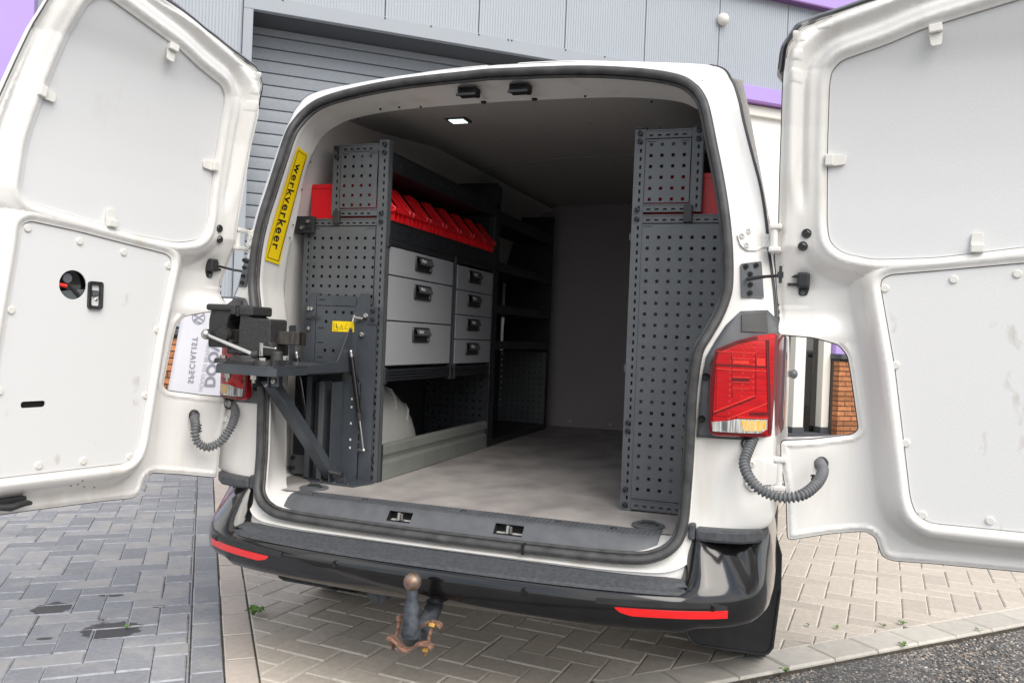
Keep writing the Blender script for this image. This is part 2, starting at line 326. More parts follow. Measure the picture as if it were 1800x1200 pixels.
def campx(x, y, z=0):
    d = Vector((x, y, z))-Vector(CAM); f = d.dot(fw)
    return None if f < .3 else (900+1445.3*d.dot(r2)/f, 600-1445.3*d.dot(u2)/f, f)
def seen(x, y):
    q = campx(x, y); return q and -120 < q[0] < 1920 and 700 < q[1] < 1330
def herring(rot, b, region, org, rx, ry):
    ca, sa = math.cos(rot), math.sin(rot); out = []
    for i in range(-rx, rx):
        for j in range(-ry, ry):
            k = (i-j) % 4
            if k == 0: r = (i*b, j*b, 2*b, b)
            elif k == 3: r = (i*b, j*b, b, 2*b)
            else: continue
            poly = [(org[0]+ca*x-sa*y, org[1]+sa*x+ca*y) for x, y in ((r[0], r[1]), (r[0]+r[2], r[1]), (r[0]+r[2], r[1]+r[3]), (r[0], r[1]+r[3]))]
            full = poly
            for n, c in region:
                poly = clip(poly, n, c)
                if len(poly) < 3: break
            if len(poly) < 3 or area(poly) < .0009: continue
            out.append((poly, k, abs(area(poly)-area(full)) < 1e-6))
    return out
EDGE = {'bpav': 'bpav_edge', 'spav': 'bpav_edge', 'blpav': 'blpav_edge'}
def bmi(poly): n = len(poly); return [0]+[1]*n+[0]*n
def lay(parent, bricks, m, rot, b, z=0.):
    proto = {}; rest = MB(); rmi = []; cand = []
    for poly, k, whole in bricks:
        c = (sum(p[0] for p in poly)/len(poly), sum(p[1] for p in poly)/len(poly))
        vis = seen(*c); d = math.hypot(c[0]-CAM[0], c[1]-CAM[1]); cand.append((0 if vis else 1, d, c, poly, k, whole))
    cand.sort(key=lambda q: (q[0], q[1])); n = 0
    for vis, d, c, poly, k, whole in cand:
        zz = z+random.uniform(-.0022, .0022)
        if vis == 0 and n < 298:
            n += 1
            if whole and k in proto: o = dup(proto[k], parent, (c[0], c[1], proto[k]['zc']+zz-z)); o.rotation_euler = (random.uniform(-.006, .006), random.uniform(-.006, .006), 0); continue
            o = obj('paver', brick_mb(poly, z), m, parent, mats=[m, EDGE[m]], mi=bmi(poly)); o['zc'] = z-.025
            if whole: proto[k] = o
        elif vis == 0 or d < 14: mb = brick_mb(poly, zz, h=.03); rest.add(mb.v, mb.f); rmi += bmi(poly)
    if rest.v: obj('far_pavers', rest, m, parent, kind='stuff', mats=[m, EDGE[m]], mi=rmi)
gp = MB().grid([[(x, y, -.16) for y in np.linspace(-1500, 1500, 9)] for x in np.linspace(-1500, 1500, 9)])
obj('ground', gp, 'asphalt', kind='structure')
SD = (math.cos(R(129.5)), math.sin(R(129.5))); SN = (SD[1], -SD[0])       # SN points to the right of the strips (towards the van)
dotp = lambda p: p[0]*SN[0]+p[1]*SN[1]
c0 = dotp((-.771, -.219)); W1 = .105; c1 = c0+W1+.001; c2 = c1+W1+.001
KD = (math.cos(R(45.2)), math.sin(R(45.2))); KN = (-KD[1], KD[0]); kc = (.975+1.289)/2*KN[0]+(.872+1.229)/2*KN[1]   # kerb inner line
FN = (-math.sin(A40), math.cos(A40)); fc = 1.37*FN[0]+8.79*FN[1]-.02       # facade line
# joint bed under the pavers
def slab(poly, z0, z1): return MB().prism(poly, lambda p: (p[0], p[1], z0), lambda p: (p[0], p[1], z1))
big = [(-14, -6), (9, -6), (9, 14), (-14, 14)]
bed = clip(clip(big, KN, kc-.15), (-FN[0], -FN[1]), -fc-.3)
pv = obj('pavement', slab(bed, -.14, -.0075), 'sand', kind='structure')
blue = herring(R(129.5), .1062, [((-SN[0], -SN[1]), -(c0-.001)), ((-FN[0], -FN[1]), -fc), (KN, kc)], (-.771-.03, -.219+.02), 62, 62)
pav_blue = obj('pavement', slab(clip(clip(clip(big, (-SN[0], -SN[1]), -c0), (-FN[0], -FN[1]), -fc), KN, kc), -.007, -.0062), 'sand', kind='structure')
lay(pav_blue, blue, 'blpav', 0, .1062)
beige = herring(R(-5.5), .1062, [(SN, c2+.001), ((-FN[0], -FN[1]), -fc), (KN, kc+.001)], (.189, .466), 70, 70)
beige = [q for q in beige if campx(*q[0][0]) and math.hypot(q[0][0][0]-CAM[0], q[0][0][1]-CAM[1]) < 12]
lay(pv, beige, 'bpav', 0, .1062)
def strip(name, ca, ph, m, rows=46):
    st = obj(name, slab([(SD[0]*s+SN[0]*c, SD[1]*s+SN[1]*c) for s, c in ((-3, ca), (9.3, ca), (9.3, ca+W1), (-3, ca+W1))][::-1], -.0055 if ca < c1 else -.0045, -.0035 if ca < c1 else -.0025), 'sand', kind='structure')
    s0 = SD[0]*-.771+SD[1]*-.219
    for i in range(-4, rows):
        L = .2345; a = s0+ph+i*L; poly = [(SD[0]*s+SN[0]*c, SD[1]*s+SN[1]*c) for s, c in ((a, ca+.0004), (a+L, ca+.0004), (a+L, ca+W1), (a, ca+W1))]
        poly = clip(clip(poly, KN, kc+.001), (-FN[0], -FN[1]), -fc)
        if len(poly) < 3: continue
        if area(poly) < 0: poly = poly[::-1]
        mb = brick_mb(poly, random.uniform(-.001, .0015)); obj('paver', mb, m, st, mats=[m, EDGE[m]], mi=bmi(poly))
strip('blue_border_strip', c0, .068, 'blpav'); strip('beige_border_strip', c1, -.08, 'spav')
# kerb of single stones, then the road 3 cm lower
kb = obj('kerb', slab([(KD[0]*s+KN[0]*(kc+d), KD[1]*s+KN[1]*(kc+d)) for s, d in ((-6, -.148), (9, -.148), (9, -.004), (-6, -.004))], -.13, -.02), 'sand', kind='structure')
s1 = KD[0]*1.221+KD[1]*1.14
kp = None
for i in range(-18, 26):
    a = s1+i*.224; poly = [(KD[0]*s+KN[0]*(kc+d), KD[1]*s+KN[1]*(kc+d)) for s, d in ((a, -.15), (a+.224, -.15), (a+.224, -.002), (a, -.002))]
    c = (sum(p[0] for p in poly)/4, sum(p[1] for p in poly)/4); z = .004+random.uniform(-.002, .002)
    if kp is None: kp = obj('kerb_stone', brick_mb(poly, z, h=.12, bev=.007, dz=.007, gap=.0015), 'kerb', kb); kz = WL[kp.name].z
    else: o = dup(kp, kb, (c[0], c[1], kz+random.uniform(-.002, .002)), random.uniform(-.006, .006))
road = MB()
rows = []
for s in np.linspace(-7, 11, 60): rows.append([(KD[0]*s+KN[0]*(kc-.1505-d), KD[1]*s+KN[1]*(kc-.1505-d), -.020-.02*min(d, .8)+.004*math.sin(s*5+d*7)) for d in (0, .05, .12, .25, .5, .9, 1.6, 3, 7, 14)])
obj('road', road.grid(rows), 'asphalt', kind='structure')
# loose chippings and the stones standing out of the asphalt
oct_v = np.array([(1, 0, 0), (-1, 0, 0), (0, 1, 0), (0, -1, 0), (0, 0, 1), (0, 0, -.6)]); oct_f = [(0, 2, 4), (2, 1, 4), (1, 3, 4), (3, 0, 4), (2, 0, 5), (1, 2, 5), (3, 1, 5), (0, 3, 5)]
gv = []; gf = []; gm = []
for q in range(26000):
    s = rng.uniform(-.2, 3.0); d = .153+rng.power(1.0)*1.15 if q > 1200 else .153+abs(rng.normal(0, .03))
    x, y = KD[0]*s+KN[0]*(kc-d), KD[1]*s+KN[1]*(kc-d)
    p = campx(x, y)
    if not p or p[0] > 1900 or p[1] > 1300 or p[0] < 1000: continue
    r = rng.uniform(.0032, .0080)*(1.25 if q % 9 == 0 else 1); an = rng.uniform(0, 2*PI); sc = np.array([r, r*rng.uniform(.6, 1), r*rng.uniform(.5, .8)])
    vv = oct_v*sc*(1+rng.uniform(-.25, .25, (6, 3))); c, s_ = math.cos(an), math.sin(an)
    vv = np.stack([vv[:, 0]*c-vv[:, 1]*s_+x, vv[:, 0]*s_+vv[:, 1]*c+y, vv[:, 2]-.021-.02*min(max(d-.15, 0), .8)+r*.12], 1)
    n = len(gv)*6; gv.append(vv); gf += [tuple(i+n for i in f) for f in oct_f]; gm += [int(rng.choice(6, p=[.34, .27, .17, .12, .06, .04]))]*8
gb = MB(); gb.v = np.concatenate(gv).tolist(); gb.f = gf
gmats = [mat('chipping', c, .8) for c in ((.09, .09, .093), (.18, .172, .168), (.29, .272, .25), (.42, .375, .33), (.32, .23, .17), (.60, .58, .54))]
obj('road_chippings', gb, None, kind='stuff', mats=gmats, mi=gm)
# weeds in the joints
def weed(x, y, n, size, label, withered=False):
    t = thing('weed', label, 'weed', (x, y, 0), 'weeds in the paving joints')
    for k in range(n):
        an = random.uniform(0, 2*PI); L = size*random.uniform(.6, 1.1); mb = MB(); rows = []
        for i in range(7):
            u = i/6; wd = L*.26*math.sin(PI*min(1, u*.9+.08))*(1+.35*math.cos(i*PI)); r = L*u; h = .004+L*.55*math.sin(u*2.2)*random.uniform(.8, 1)
            rows.append([(x+math.cos(an)*r-math.sin(an)*q*wd, y+math.sin(an)*r+math.cos(an)*q*wd, h+abs(q)*wd*.35) for q in (-1, -.4, 0, .4, 1)])
        obj('leaf', mb.grid(rows), 'leafbrown' if withered else 'weed', t, smooth=60)
weed(-.965, .367, 8, .05, 'jagged green weed in the joint beside the beige strip, left of the tow bar')
weed(1.082, 1.215, 4, .018, 'tiny green weed in the first paver joint right of the mud flap')
weed(1.19, 1.235, 4, .018, 'tiny green weed in the second paver joint right of the mud flap')
weed(1.372, 1.345, 5, .020, 'low green weed along the inner kerb joint, leftmost on that joint')
weed(1.452, 1.41, 6, .024, 'wider mossy weed along the inner kerb joint, right of another')
weed(1.424, 1.128, 5, .026, 'green weed at the road edge of the kerb below the right door')
weed(1.742, 1.46, 5, .024, 'green weed at the road edge of the kerb nearest the right frame edge')
weed(.998, .668, 5, .026, 'green weed at the road edge of the kerb under the mud flap')
weed(-1.416, .078, 5, .026, 'withered brown weed at the top edge of the dark wet patch', True)
weed(-1.285, .052, 4, .024, 'tiny green weed inside the dark wet patch on blue pavers')
# ================================================================== BUILDING
P0 = (1.37, 8.79)
def fp(t, d, z): return (P0[0]+TX*t+FN[0]*d, P0[1]+TY*t+FN[1]*d, z)
def fbox(mb, t0, t1, d0, d1, z0, z1): mb.add([fp(t, d, z) for t in (t0, t1) for d in (d0, d1) for z in (z0, z1)], [(0, 1, 3, 2), (4, 6, 7, 5), (0, 4, 5, 1), (2, 3, 7, 6), (0, 2, 6, 4), (1, 5, 7, 3)]); return mb
wh = thing('warehouse', 'grey clad industrial building with a wide grey overhead door and lilac bands', 'building', fp(-3, 2, 0))
def panel(t0, t1, z0, z1):          # cladding panel with micro-ribs
    n = max(2, int((t1-t0)/.03)); rows = []
    for i in range(n):
        a = t0+.006+(t1-t0-.012)*i/n; w = (t1-t0-.012)/n
        rows += [[fp(a, 0, z0), fp(a, 0, z1)], [fp(a+w*.62, 0, z0), fp(a+w*.62, 0, z1)], [fp(a+w*.74, .005, z0), fp(a+w*.74, .005, z1)], [fp(a+w*.88, .005, z0), fp(a+w*.88, .005, z1)]]
    rows = [[fp(t0+.003, .03, z0), fp(t0+.003, .03, z1)]]+rows+[[fp(t1-.006, 0, z0), fp(t1-.006, 0, z1)], [fp(t1-.003, .03, z0), fp(t1-.003, .03, z1)]]
    obj('cladding_panel', MB().grid(rows), 'clad', wh)
obj('wall', fbox(fbox(fbox(fbox(MB(), -9.3, -7.05, .031, .35, 0, 7.2), -7.0499, -2.9, .031, .35, 4.16, 7.2), -2.8999, -1.6, .031, .35, 0, 7.2), -1.5999, 9, .031, .35, 4.06, 7.2), 'dtrim', wh)
obj('wall', fbox(MB(), .04, 9, .031, .35, 0, 4.0599), 'dtrim', wh)
SE = [-8.78, -7.77, -7.135]
for a, b in zip(SE, SE[1:]): panel(a, b, 1.10, 5.36)
SE = [-7.135, -6.77, -5.77, -4.77, -3.77, -2.775]
for a, b in zip(SE, SE[1:]): panel(a, b, 4.315, 5.36)
SE = [-2.775, -1.785, -.80, .19, 1.18, 2.17, 3.16]
for a, b in zip(SE, SE[1:]): panel(a, b, 4.255, 5.36)
panel(-2.775, -1.79, 0.1, 4.25)
obj('fascia', fbox(MB(), -9.3, 6, -.10, .03, 5.365, 5.95), 'purple', wh, bevel=.006)
obj('fascia_lip', fbox(MB(), -9.3, 6, -.115, .03, 5.345, 5.364), 'purple2', wh)
obj('upper_wall', fbox(MB(), -9.3, 6, -.02, .03, 5.951, 7.2), 'clad', wh)
obj('lilac_band', fbox(MB(), -1.785, 1.6, -.09, .03, 4.075, 4.25), 'purple', wh, bevel=.006)
obj('band_lip', fbox(MB(), -1.785, 1.6, -.10, .03, 4.045, 4.074), 'purple2', wh)
obj('lilac_column', fbox(MB(), -9.235, -8.86, -.14, .03, 0, 5.34), 'purple', wh, bevel=.008)
obj('column_trim', fbox(MB(), -8.858, -8.785, -.03, .03, 1.1, 5.34), 'trim', wh)
obj('header_trim', fbox(MB(), -7.135, -2.775, -.045, .03, 4.165, 4.312), 'trim', wh, bevel=.004)
for x in (-4.78, -3.78, -6.78, -5.3, -4.45, -4.41, -3.3, -5.78): obj('rivet', lathe(MB(), [(.0, -.006), (.009, -.004), (.011, 0)], fp(x, -.046, 4.295), 'y', 8), 'dtrim', wh)
obj('door_jamb', fbox(MB(), -7.135, -7.045, -.045, .03, 0, 4.164), 'trim', wh, bevel=.004)
obj('door_reveal', fbox(fbox(MB(), -7.07, -7.046, .031, .46, 0, 4.16), -2.9, -2.87, .031, .46, 0, 4.16), 'dtrim', wh)
obj('soffit', fbox(MB(), -7.04, -2.9, .031, .46, 4.161, 4.2), 'dtrim', wh)
rd = obj('overhead_door', fbox(MB(), -7.04, -2.9, .452, .5, 0, 4.155), 'dtrim', wh)
sp = None
for i in range(33):
    z = .015+i*.1235
    if z+.12 > 4.16: break
    if sp is None:
        sp = obj('slat', MB().add([fp(t, d, zz) for t in (-7.03, -2.91) for d, zz in ((.45, z), (.428, z+.004), (.424, z+.06), (.428, z+.1135), (.45, z+.1175))], [(i_, i_+1, 6+i_, 5+i_) for i_ in range(4)]), 'roller', rd, smooth=40); sz = WL[sp.name].copy()
    else: dup(sp, rd, (sz.x, sz.y, sz.z+i*.1235))
obj('door_header', fbox(MB(), -7.03, -2.91, .40, .449, 4.09, 4.155), 'roller', rd)
def pier(t0, t1, z1, d=.03):
    p = obj('brick_pier', fbox(MB(), t0+.008, t1-.008, d+.012, d+.30, 0, z1-.008), 'mortar', wh); pr = None
    nrow = int(z1/.062)
    for j in range(nrow):
        z = .006+j*.062; x = t0-(.11 if j % 2 else 0)
        while x < t1-.02:
            a, b = max(x, t0), min(x+.21, t1)
            if b-a > .02:
                full = b-a > .209; c = fp((a+b)/2, d+.05, z+.025)
                if full and pr: dup(pr, p, (c[0]+rng.uniform(-.002, .002), c[1]+rng.uniform(-.003, .003), c[2]))
                else:
                    o = obj('brick', fbox(MB(), a, b, d, d+.10, z, z+.05), 'brick', p, bevel=.002, seg=1)
                    if full: pr = o
            x += .22
    obj('coping', fbox(MB(), t0-.02, t1+.02, d-.05, d+.31, z1, z1+.055), 'dtrim', wh, bevel=.006)
pier(.035, 1.3, 1.02, -.20); pier(-8.78, -7.14, 1.02, -.06)
obj('plinth', fbox(MB(), -7.135, -7.0, -.06, .02, 0, .24), 'dtrim', wh)
obj('lilac_column', fbox(MB(), .04, .305, -.12, .03, 1.08, 4.04), 'purple', wh, bevel=.006)
panel(.32, 1.31, 1.08, 4.04); panel(1.31, 2.3, 0.1, 4.04)
obj('window_sill', fbox(MB(), -1.6, .03, -.10, .12, 0, .085), 'dtrim', wh, bevel=.006)
wn = obj('shop_window', fbox(MB(), -1.6, .03, -.03, .1, 3.92, 4.04), 'wframe', wh, bevel=.005)
obj('transom', fbox(MB(), -1.459, -.086, -.02, .09, 2.47, 2.56), 'wframe', wn, bevel=.005)
for a, b in ((-1.6, -1.46), (-.52, -.36), (-.085, .03)):
    obj('post', fbox(MB(), a, b, -.05, .1, .155, 3.919), 'wframe', wn, bevel=.006); obj('post_foot', fbox(MB(), a-.01, b+.01, -.06, .1, .086, .154), 'dtrim', wn, bevel=.004)
obj('beading', fbox(fbox(MB(), -1.459, -.521, -.012, .08, 2.40, 2.4699), -1.459, -.521, -.012, .08, 2.5601, 2.60), 'curtain', wn)
obj('blind', fbox(MB(), -1.459, -.521, .03, .05, 2.601, 3.919), 'blind', wn); obj('blind', fbox(MB(), -.359, -.086, .03, .05, 2.561, 3.919), 'blind', wn)
for a, b in ((-1.459, -.521), (-.359, -.086)): obj('pane', fbox(MB(), a, b, .052, .058, .087, 2.469), 'glass', wn)
obj('pale_fill_sheet', fbox(MB(), -.36, -.235, .30, .32, .09, 2.45), 'room', wn); obj('inner_post', fbox(MB(), -.225, -.10, .10, .16, .09, 2.45), 'curtain', wn); obj('inner_post', fbox(MB(), -.62, -.54, .10, .16, .09, 2.45), 'curtain', wn)  # first sheet is added behind the glass to brighten the dark pane
rm = MB(); fbox(rm, -1.8, .2, .9, 1.0, 0, 2.9); fbox(rm, -1.8, .2, .36, 1.0, -.05, .05)
obj('room_back', rm, 'room', wh)
dl = obj('wall_lamp', lathe(MB(), [(.0, -.115), (.03, -.112), (.058, -.09), (.07, -.055), (.066, -.02), (.05, 0)], fp(-1.735, 0, 4.985), 'y', 24), 'wframe', smooth=50,
         label='small round white dome fitting on the grey cladding, above the van roof', cat='dome lamp')
# ================================================================== BANNER beyond the left door
bn = thing('banner_flag', 'white banner flag with grey mirrored lettering seen through the gap in the left door', 'flag', (-2.45, 1.82, 0))
bx = Vector((.956, .294, 0)); bo = Vector((-2.45, 1.77, 0)); by = Vector((-.294, .956, 0))
def bpt(u, v, off=0.): return tuple(bo+bx*u+Vector((0, 0, v))+by*(off+.03*math.sin(u*7+v*1.5)))
rows = []
for v in np.linspace(.56, 1.29, 18):
    l = -.172+(v-.70)*.115; rows.append([bpt(l+(.30-l)*k/16, v) for k in range(17)])
fl = obj('cloth', MB().grid(rows), 'flag', bn, smooth=60); fl.modifiers.new('solid', 'SOLIDIFY').thickness = .0015
obj('pole', MB().tube([tuple(bo+bx*.33+Vector((0, 0, v))) for v in (0, .5, 1, 1.31)], .011, 10), 'dtrim', bn)
obj('foot', lathe(MB(), [(0, .03), (.09, .028), (.10, 0)], tuple(bo+bx*.33), 'z', 20), 'dtrim', bn)
obj('crossbar', MB().tube([tuple(bo+bx*.33+Vector((0, 0, 1.295))), bpt(-.12, 1.295)], .006, 8), 'dtrim', bn)
def flagtext(name, body, size, uc, v0, m, sp=1.0, bold=0, lean=.0):
    mb = text_mesh(body, size, .0004, sp, 'LEFT', bold)        # runs upwards, mirrored because the cloth is seen from behind
    mb.xf(lambda p: bpt(uc+p[1]+lean*p[0], v0+p[0], -.0032-p[2])); obj(name, mb, m, bn)
flagtext('lettering', 'SPECIALIST', .046, -.043, .765, 'flagink', 1.28, .0008, .05)
flagtext('lettering', 'DOOV I', .090, .070, .745, 'flagink', 1.05, .003, .10)
flagtext('lettering', 'HOUD EN BEVEILIGING', .034, .018, .72, 'flagink2', 1.1, .0, .14)
mb = MB()
for r0, r1 in ((.0, 0),):
    pass
cu, cv, rr = -.010, 1.168, .041
def ringmb(cu, cv, ra, rb, n=36):
    m = MB(); m.grid([[bpt(cu+r*math.cos(2*PI*k/n), cv+r*math.sin(2*PI*k/n), -.0035) for k in range(n+1)] for r in (ra, rb)]); return m
mb = ringmb(cu, cv, rr*.88, rr)
def stroke(a, b, w):   # logo bars, turned a quarter and mirrored like the lettering
    a = Vector(a); b = Vector(b); d = (b-a).normalized(); n = Vector((-d.y, d.x))*w/2
    mb.add([bpt(cu+rr*q.y, cv+rr*q.x, -.0035) for q in (a+n, b+n, b-n, a-n)], [(0, 1, 2, 3)])
for a, b in (((-.42, .74), (-.10, .12)), ((.42, .74), (.10, .12)), ((-.80, .34), (-.38, -.70)), ((-.38, -.70), (.0, .06)), ((.0, .06), (.38, -.70)), ((.38, -.70), (.80, .34))): stroke(a, b, .17)
obj('emblem', mb, 'flagink', bn)
# ================================================================== VAN
van = thing('van', 'white panel van parked rear end to the camera with both rear doors wide open', 'van', (0, 2.2, 0))
# seal line, outer edge of the rear pillar and inner edge of the jamb, half outline from the sill centre up to the roof centre
S_ = [(0, -.035, .505), (.3, -.034, .507), (.55, -.03, .512), (.64, -.018, .527), (.69, .0, .565), (.706, .02, .62), (.71, .03, .7), (.713, .032, .8), (.714, .03, .9), (.717, .022, 1.0), (.728, .018, 1.1), (.75, .032, 1.15), (.774, .05, 1.2), (.791, .062, 1.25), (.798, .068, 1.3), (.793, .072, 1.4), (.779, .082, 1.5), (.759, .099, 1.6), (.735, .111, 1.7), (.711, .126, 1.8), (.693, .147, 1.85), (.665, .162, 1.888), (.615, .172, 1.92), (.5, .18, 1.948), (.3, .186, 1.972), (0, .19, 1.984)]
O_ = [(0, -.062, .478), (.3, -.061, .479), (.56, -.055, .482), (.70, -.025, .497), (.80, .06, .575), (.93, .085, .62), (.936, .08, .7), (.937, .082, .8), (.937, .084, .9), (.935, .086, 1.0), (.932, .09, 1.1), (.929, .10, 1.15), (.925, .115, 1.2), (.92, .135, 1.25), (.913, .155, 1.3), (.897, .172, 1.4), (.883, .178, 1.5), (.863, .19, 1.6), (.834, .198, 1.7), (.806, .212, 1.8), (.790, .22, 1.865), (.765, .235, 1.93), (.715, .262, 1.985), (.53, .285, 2.018), (.3, .296, 2.038), (0, .30, 2.048)]
J_ = [(0, .09, .545), (.3, .09, .545), (.53, .088, .552), (.62, .094, .563), (.672, .128, .5665), (.752, .235, .609), (.778, .275, .688), (.786, .275, .791), (.787, .275, .893), (.787, .275, .996), (.789, .275, 1.099), (.796, .275, 1.151), (.807, .275, 1.202), (.818, .275, 1.254), (.816, .275, 1.305), (.801, .275, 1.408), (.78, .275, 1.511), (.761, .275, 1.614), (.741, .276, 1.706), (.721, .286, 1.78), (.705, .306, 1.831), (.664, .315, 1.868), (.595, .33, 1.902), (.45, .335, 1.924), (.27, .335, 1.932), (0, .335, 1.936)]
NS = 7
S, O, J = (catmull(q, NS) for q in (S_, O_, J_))
def mirror_full(h): return [np.array((-p[0], p[1], p[2])) for p in h[::-1][1:-1]][:]  # left half without shared ends
def full(h): return list(h)+[np.array((-p[0], p[1], p[2])) for p in h[::-1]][1:-1]
S, O, J = full(S), full(O), full(J); NP = len(S)
def norm_out(i):     # outward direction in XZ at station i
    a, b = S[i-1], S[(i+1) % NP]; t = np.array((b[0]-a[0], b[2]-a[2])); t /= max(1e-9, np.hypot(*t)); return np.array((t[1], 0, -t[0]))
NO = [norm_out(i) for i in range(NP)]
rows_out = []; rows_in = []
for i in range(NP):
    s, o, j, n = S[i], O[i], J[i], NO[i]; low = s[2] < .56 and abs(s[0]) < .66; roof = o[2] > 1.99
    r = [s-n*.012+np.array((0, .012, 0)), s-n*.006+np.array((0, -.003, 0)), s+n*.010+np.array((0, -.003, 0)), s+n*.017+np.array((0, .010, 0))]
    b = r[-1]; d = o-b
    for u, w in ((.12, .03), (.3, .12), (.5, .27), (.68, .46), (.84, .70), (.94, .88), (1, 1)):
        q = b+np.array((d[0]*u, d[1]*w, d[2]*u)); r.append(q)
    o1 = o+n*.004+np.array((0, .012, 0)); r.append(o1)
    if low: r += [o+np.array((0, .004, -.03)), o+np.array((0, .02, -.09)), o+np.array((0, .3, -.12)), o+np.array((0, 1.5, -.12)), o+np.array((0, 3.6, -.12))]
    else:
        k = 1.0 if not roof else 0
        sx = np.sign(o[0]); z = o[2]
        side = abs(o[0]) > .74
        def fwd(y, ex):
            q = o.copy(); q[1] = y
            if side: q[0] += sx*(ex if z < 1.25 else ex-(y*.030)*min(1, (z-1.25)/.3)); 
            else: q[2] += ex*.35
            return q
        r += [fwd(o[1]+.06, .008), fwd(.55, .018), fwd(1.2, .026), fwd(2.6, .026), fwd(4.1, -.02)]
    rows_out.append(r)
    h = s-n*.012+np.array((0, .012, 0)); e = j
    q = [h, h-n*.002+np.array((0, .008, 0))]+[q_ for q_ in (h+(e-h)*u+n*.001*math.sin(PI*u) for u in (.15, .4, .65, .9))]+[e, e+n*.006+np.array((0, .006, 0)), e+n*.03+np.array((0, .012, 0))]
    rows_in.append(q)
obj('body_shell', MB().grid(rows_out+[rows_out[0]]), 'white', van, smooth=48)
obj('door_jamb', MB().grid(rows_in+[rows_in[0]]), 'white', van, smooth=40)
# rubber weather strip on the flange
sl_ = [tuple(S[i]+NO[i]*.002+np.array((0, -.012, 0))) for i in range(NP)]
obj('door_seal', MB().tube(sl_, .0135, 12, True), 'rubber', van, smooth=60)
sl2 = [tuple(S[i]-NO[i]*.013+np.array((0, .002, 0))) for i in range(NP)]
obj('door_seal', MB().tube(sl2, .0065, 8, True), 'rubber', van, smooth=60)
sj = MB().box(.255, .262, -.064, -.03, .492, .522); obj('seal_joint', sj, 'dark', van)
# dark strip in the gap along the outer pillar edge
for s in (-1, 1):
    g = [np.array((s*abs(O[i][0]), O[i][1], O[i][2]))+np.array((s*.004, .012, 0)) for i in range(NP//2) if 1.15 < O[i][2] < 1.995 and O[i][0] > 0]
    obj('gap_strip', MB().tube([tuple(p) for p in g], .0065, 8), 'black', van, smooth=60)
    # roof joint lines near the corner
    a = np.array((s*.70, .215, 1.945)); obj('roof_joint', MB().tube([(s*.688, .18, 1.915), (s*.702, .20, 1.935), (s*.712, .23, 1.96), (s*.713, .262, 1.988)], .0022, 6), 'greyplastic', van)
# raised roof beads
rf = [(-.70, -.60), (-.49, .0), (.0, .44), (.52, .655)]
for a, b in ((-.69, -.52), (-.47, -.02), (.03, .46), (.50, .655)):
    rows = []
    for x in np.linspace(a, b, 14):
        e = min(1, min(x-a, b-x)/.03); zt = 2.05-.075*(abs(x)/.7)**2.4; h = .022*e
        rows.append([(x, y, zt-.012+h*k) for y, k in ((.285, 0), (.30, .75), (.33, 1), (2.0, 1.1), (4.0, .4))])
    obj('roof_bead', MB().grid(rows), 'white', van, smooth=50)
rows = [[(x, y, 2.045-.075*(abs(x)/.7)**2.4+(.01 if .5 < y < 4 else 0)) for y in (.28, .6, 2, 4.1)] for x in np.linspace(-.8, .8, 24)]
obj('roof_skin', MB().grid(rows), 'white', van, smooth=60)
obj('front_body', MB().box(-.84, .84, 4.0, 4.5, .35, 1.25), 'white', van, bevel=.2, seg=4)
# small holes, strikers and lamp of the header
for s in (-1, 1):
    x, y, z = s*.092, .235, 1.948
    obj('striker_recess', MB().box(x-.034, x+.034, .215, .26, 1.93, 1.957), 'dark', van, bevel=.004)
    st = MB().tube([(x-.022, .235, 1.952), (x-.022, .20, 1.952), (x-.010, .192, 1.953), (x+.010, .192, 1.953), (x+.022, .20, 1.952), (x+.022, .235, 1.952)], .0042, 8)
    st.box(x-.034, x+.034, .206, .214, 1.926, 1.934); obj('door_striker', st, 'black', van, smooth=60)
    for dx, dy in ((.018, .02), (.03, .05)): obj('plug', lathe(MB(), [(0, -.003), (.008, -.002), (.011, .004)], (x+dx, .25+dy, 1.925+.012*(dy < .04)), 'z', 12), 'dark', van)
for x, y in ((-.46, .30), (-.38, .29), (-.55, .3), (-.3, .3), (.30, .29), (.52, .29)): obj('hole', lathe(MB(), [(0, -.002), (.004, -.001), (.004, .004)], (x, y, 1.922-.03*(abs(x) > .5)), 'z', 8), 'dark', van)
# interior: floor, ceiling, bulkhead, side linings
fl_ = MB().grid([[(x, y, .566+.0012*math.sin(x*9+y*3)) for y in np.linspace(.088, 2.8, 24)] for x in np.linspace(-.86, .86, 16)]); fo = obj('load_floor', fl_, 'floor', van, smooth=60)
ce = []
for y in np.linspace(.325, 2.8, 22): ce.append([(x, y, 1.938+.018*min(1, (y-.325)/1.2)+.035*min(1, (y-.3)/.9)*(1-(x/.8)**2)-.03*max(0, abs(x)-.55)/.3) for x in np.linspace(-.70, .70, 25)])
obj('ceiling_lining', MB().grid(ce), 'ceil', van, smooth=60)
obj('ceiling_joint', MB().tube([(x, 1.42+.25*(max(0, -x)/.75)**1.5, 1.951+.035*(1-(x/.8)**2)-.03*max(0, abs(x)-.55)/.3) for x in np.linspace(-.78, .8, 16)], .003, 6), 'bulk', van)
for x, y in ((-.25, 1.0), (.0, .9), (.2, .75), (.45, .85), (-.1, 1.6), (.15, 1.65), (.42, 1.7), (-.45, 1.15), (.1, 2.2), (.4, 2.2)):
    obj('rivet', lathe(MB(), [(0, -.004), (.007, -.003), (.009, 0)], (x, y, 1.936+.018*min(1, (y-.325)/1.2)+.035*min(1, (y-.3)/.9)*(1-(x/.8)**2)), 'z', 10), 'bulk', van)
obj('bulkhead', MB().grid([[(x, 2.79-.02*(x/.8)**2, z) for z in np.linspace(.55, 2.0, 12)] for x in np.linspace(-.70, .70, 12)]), 'bulk', van, smooth=60)
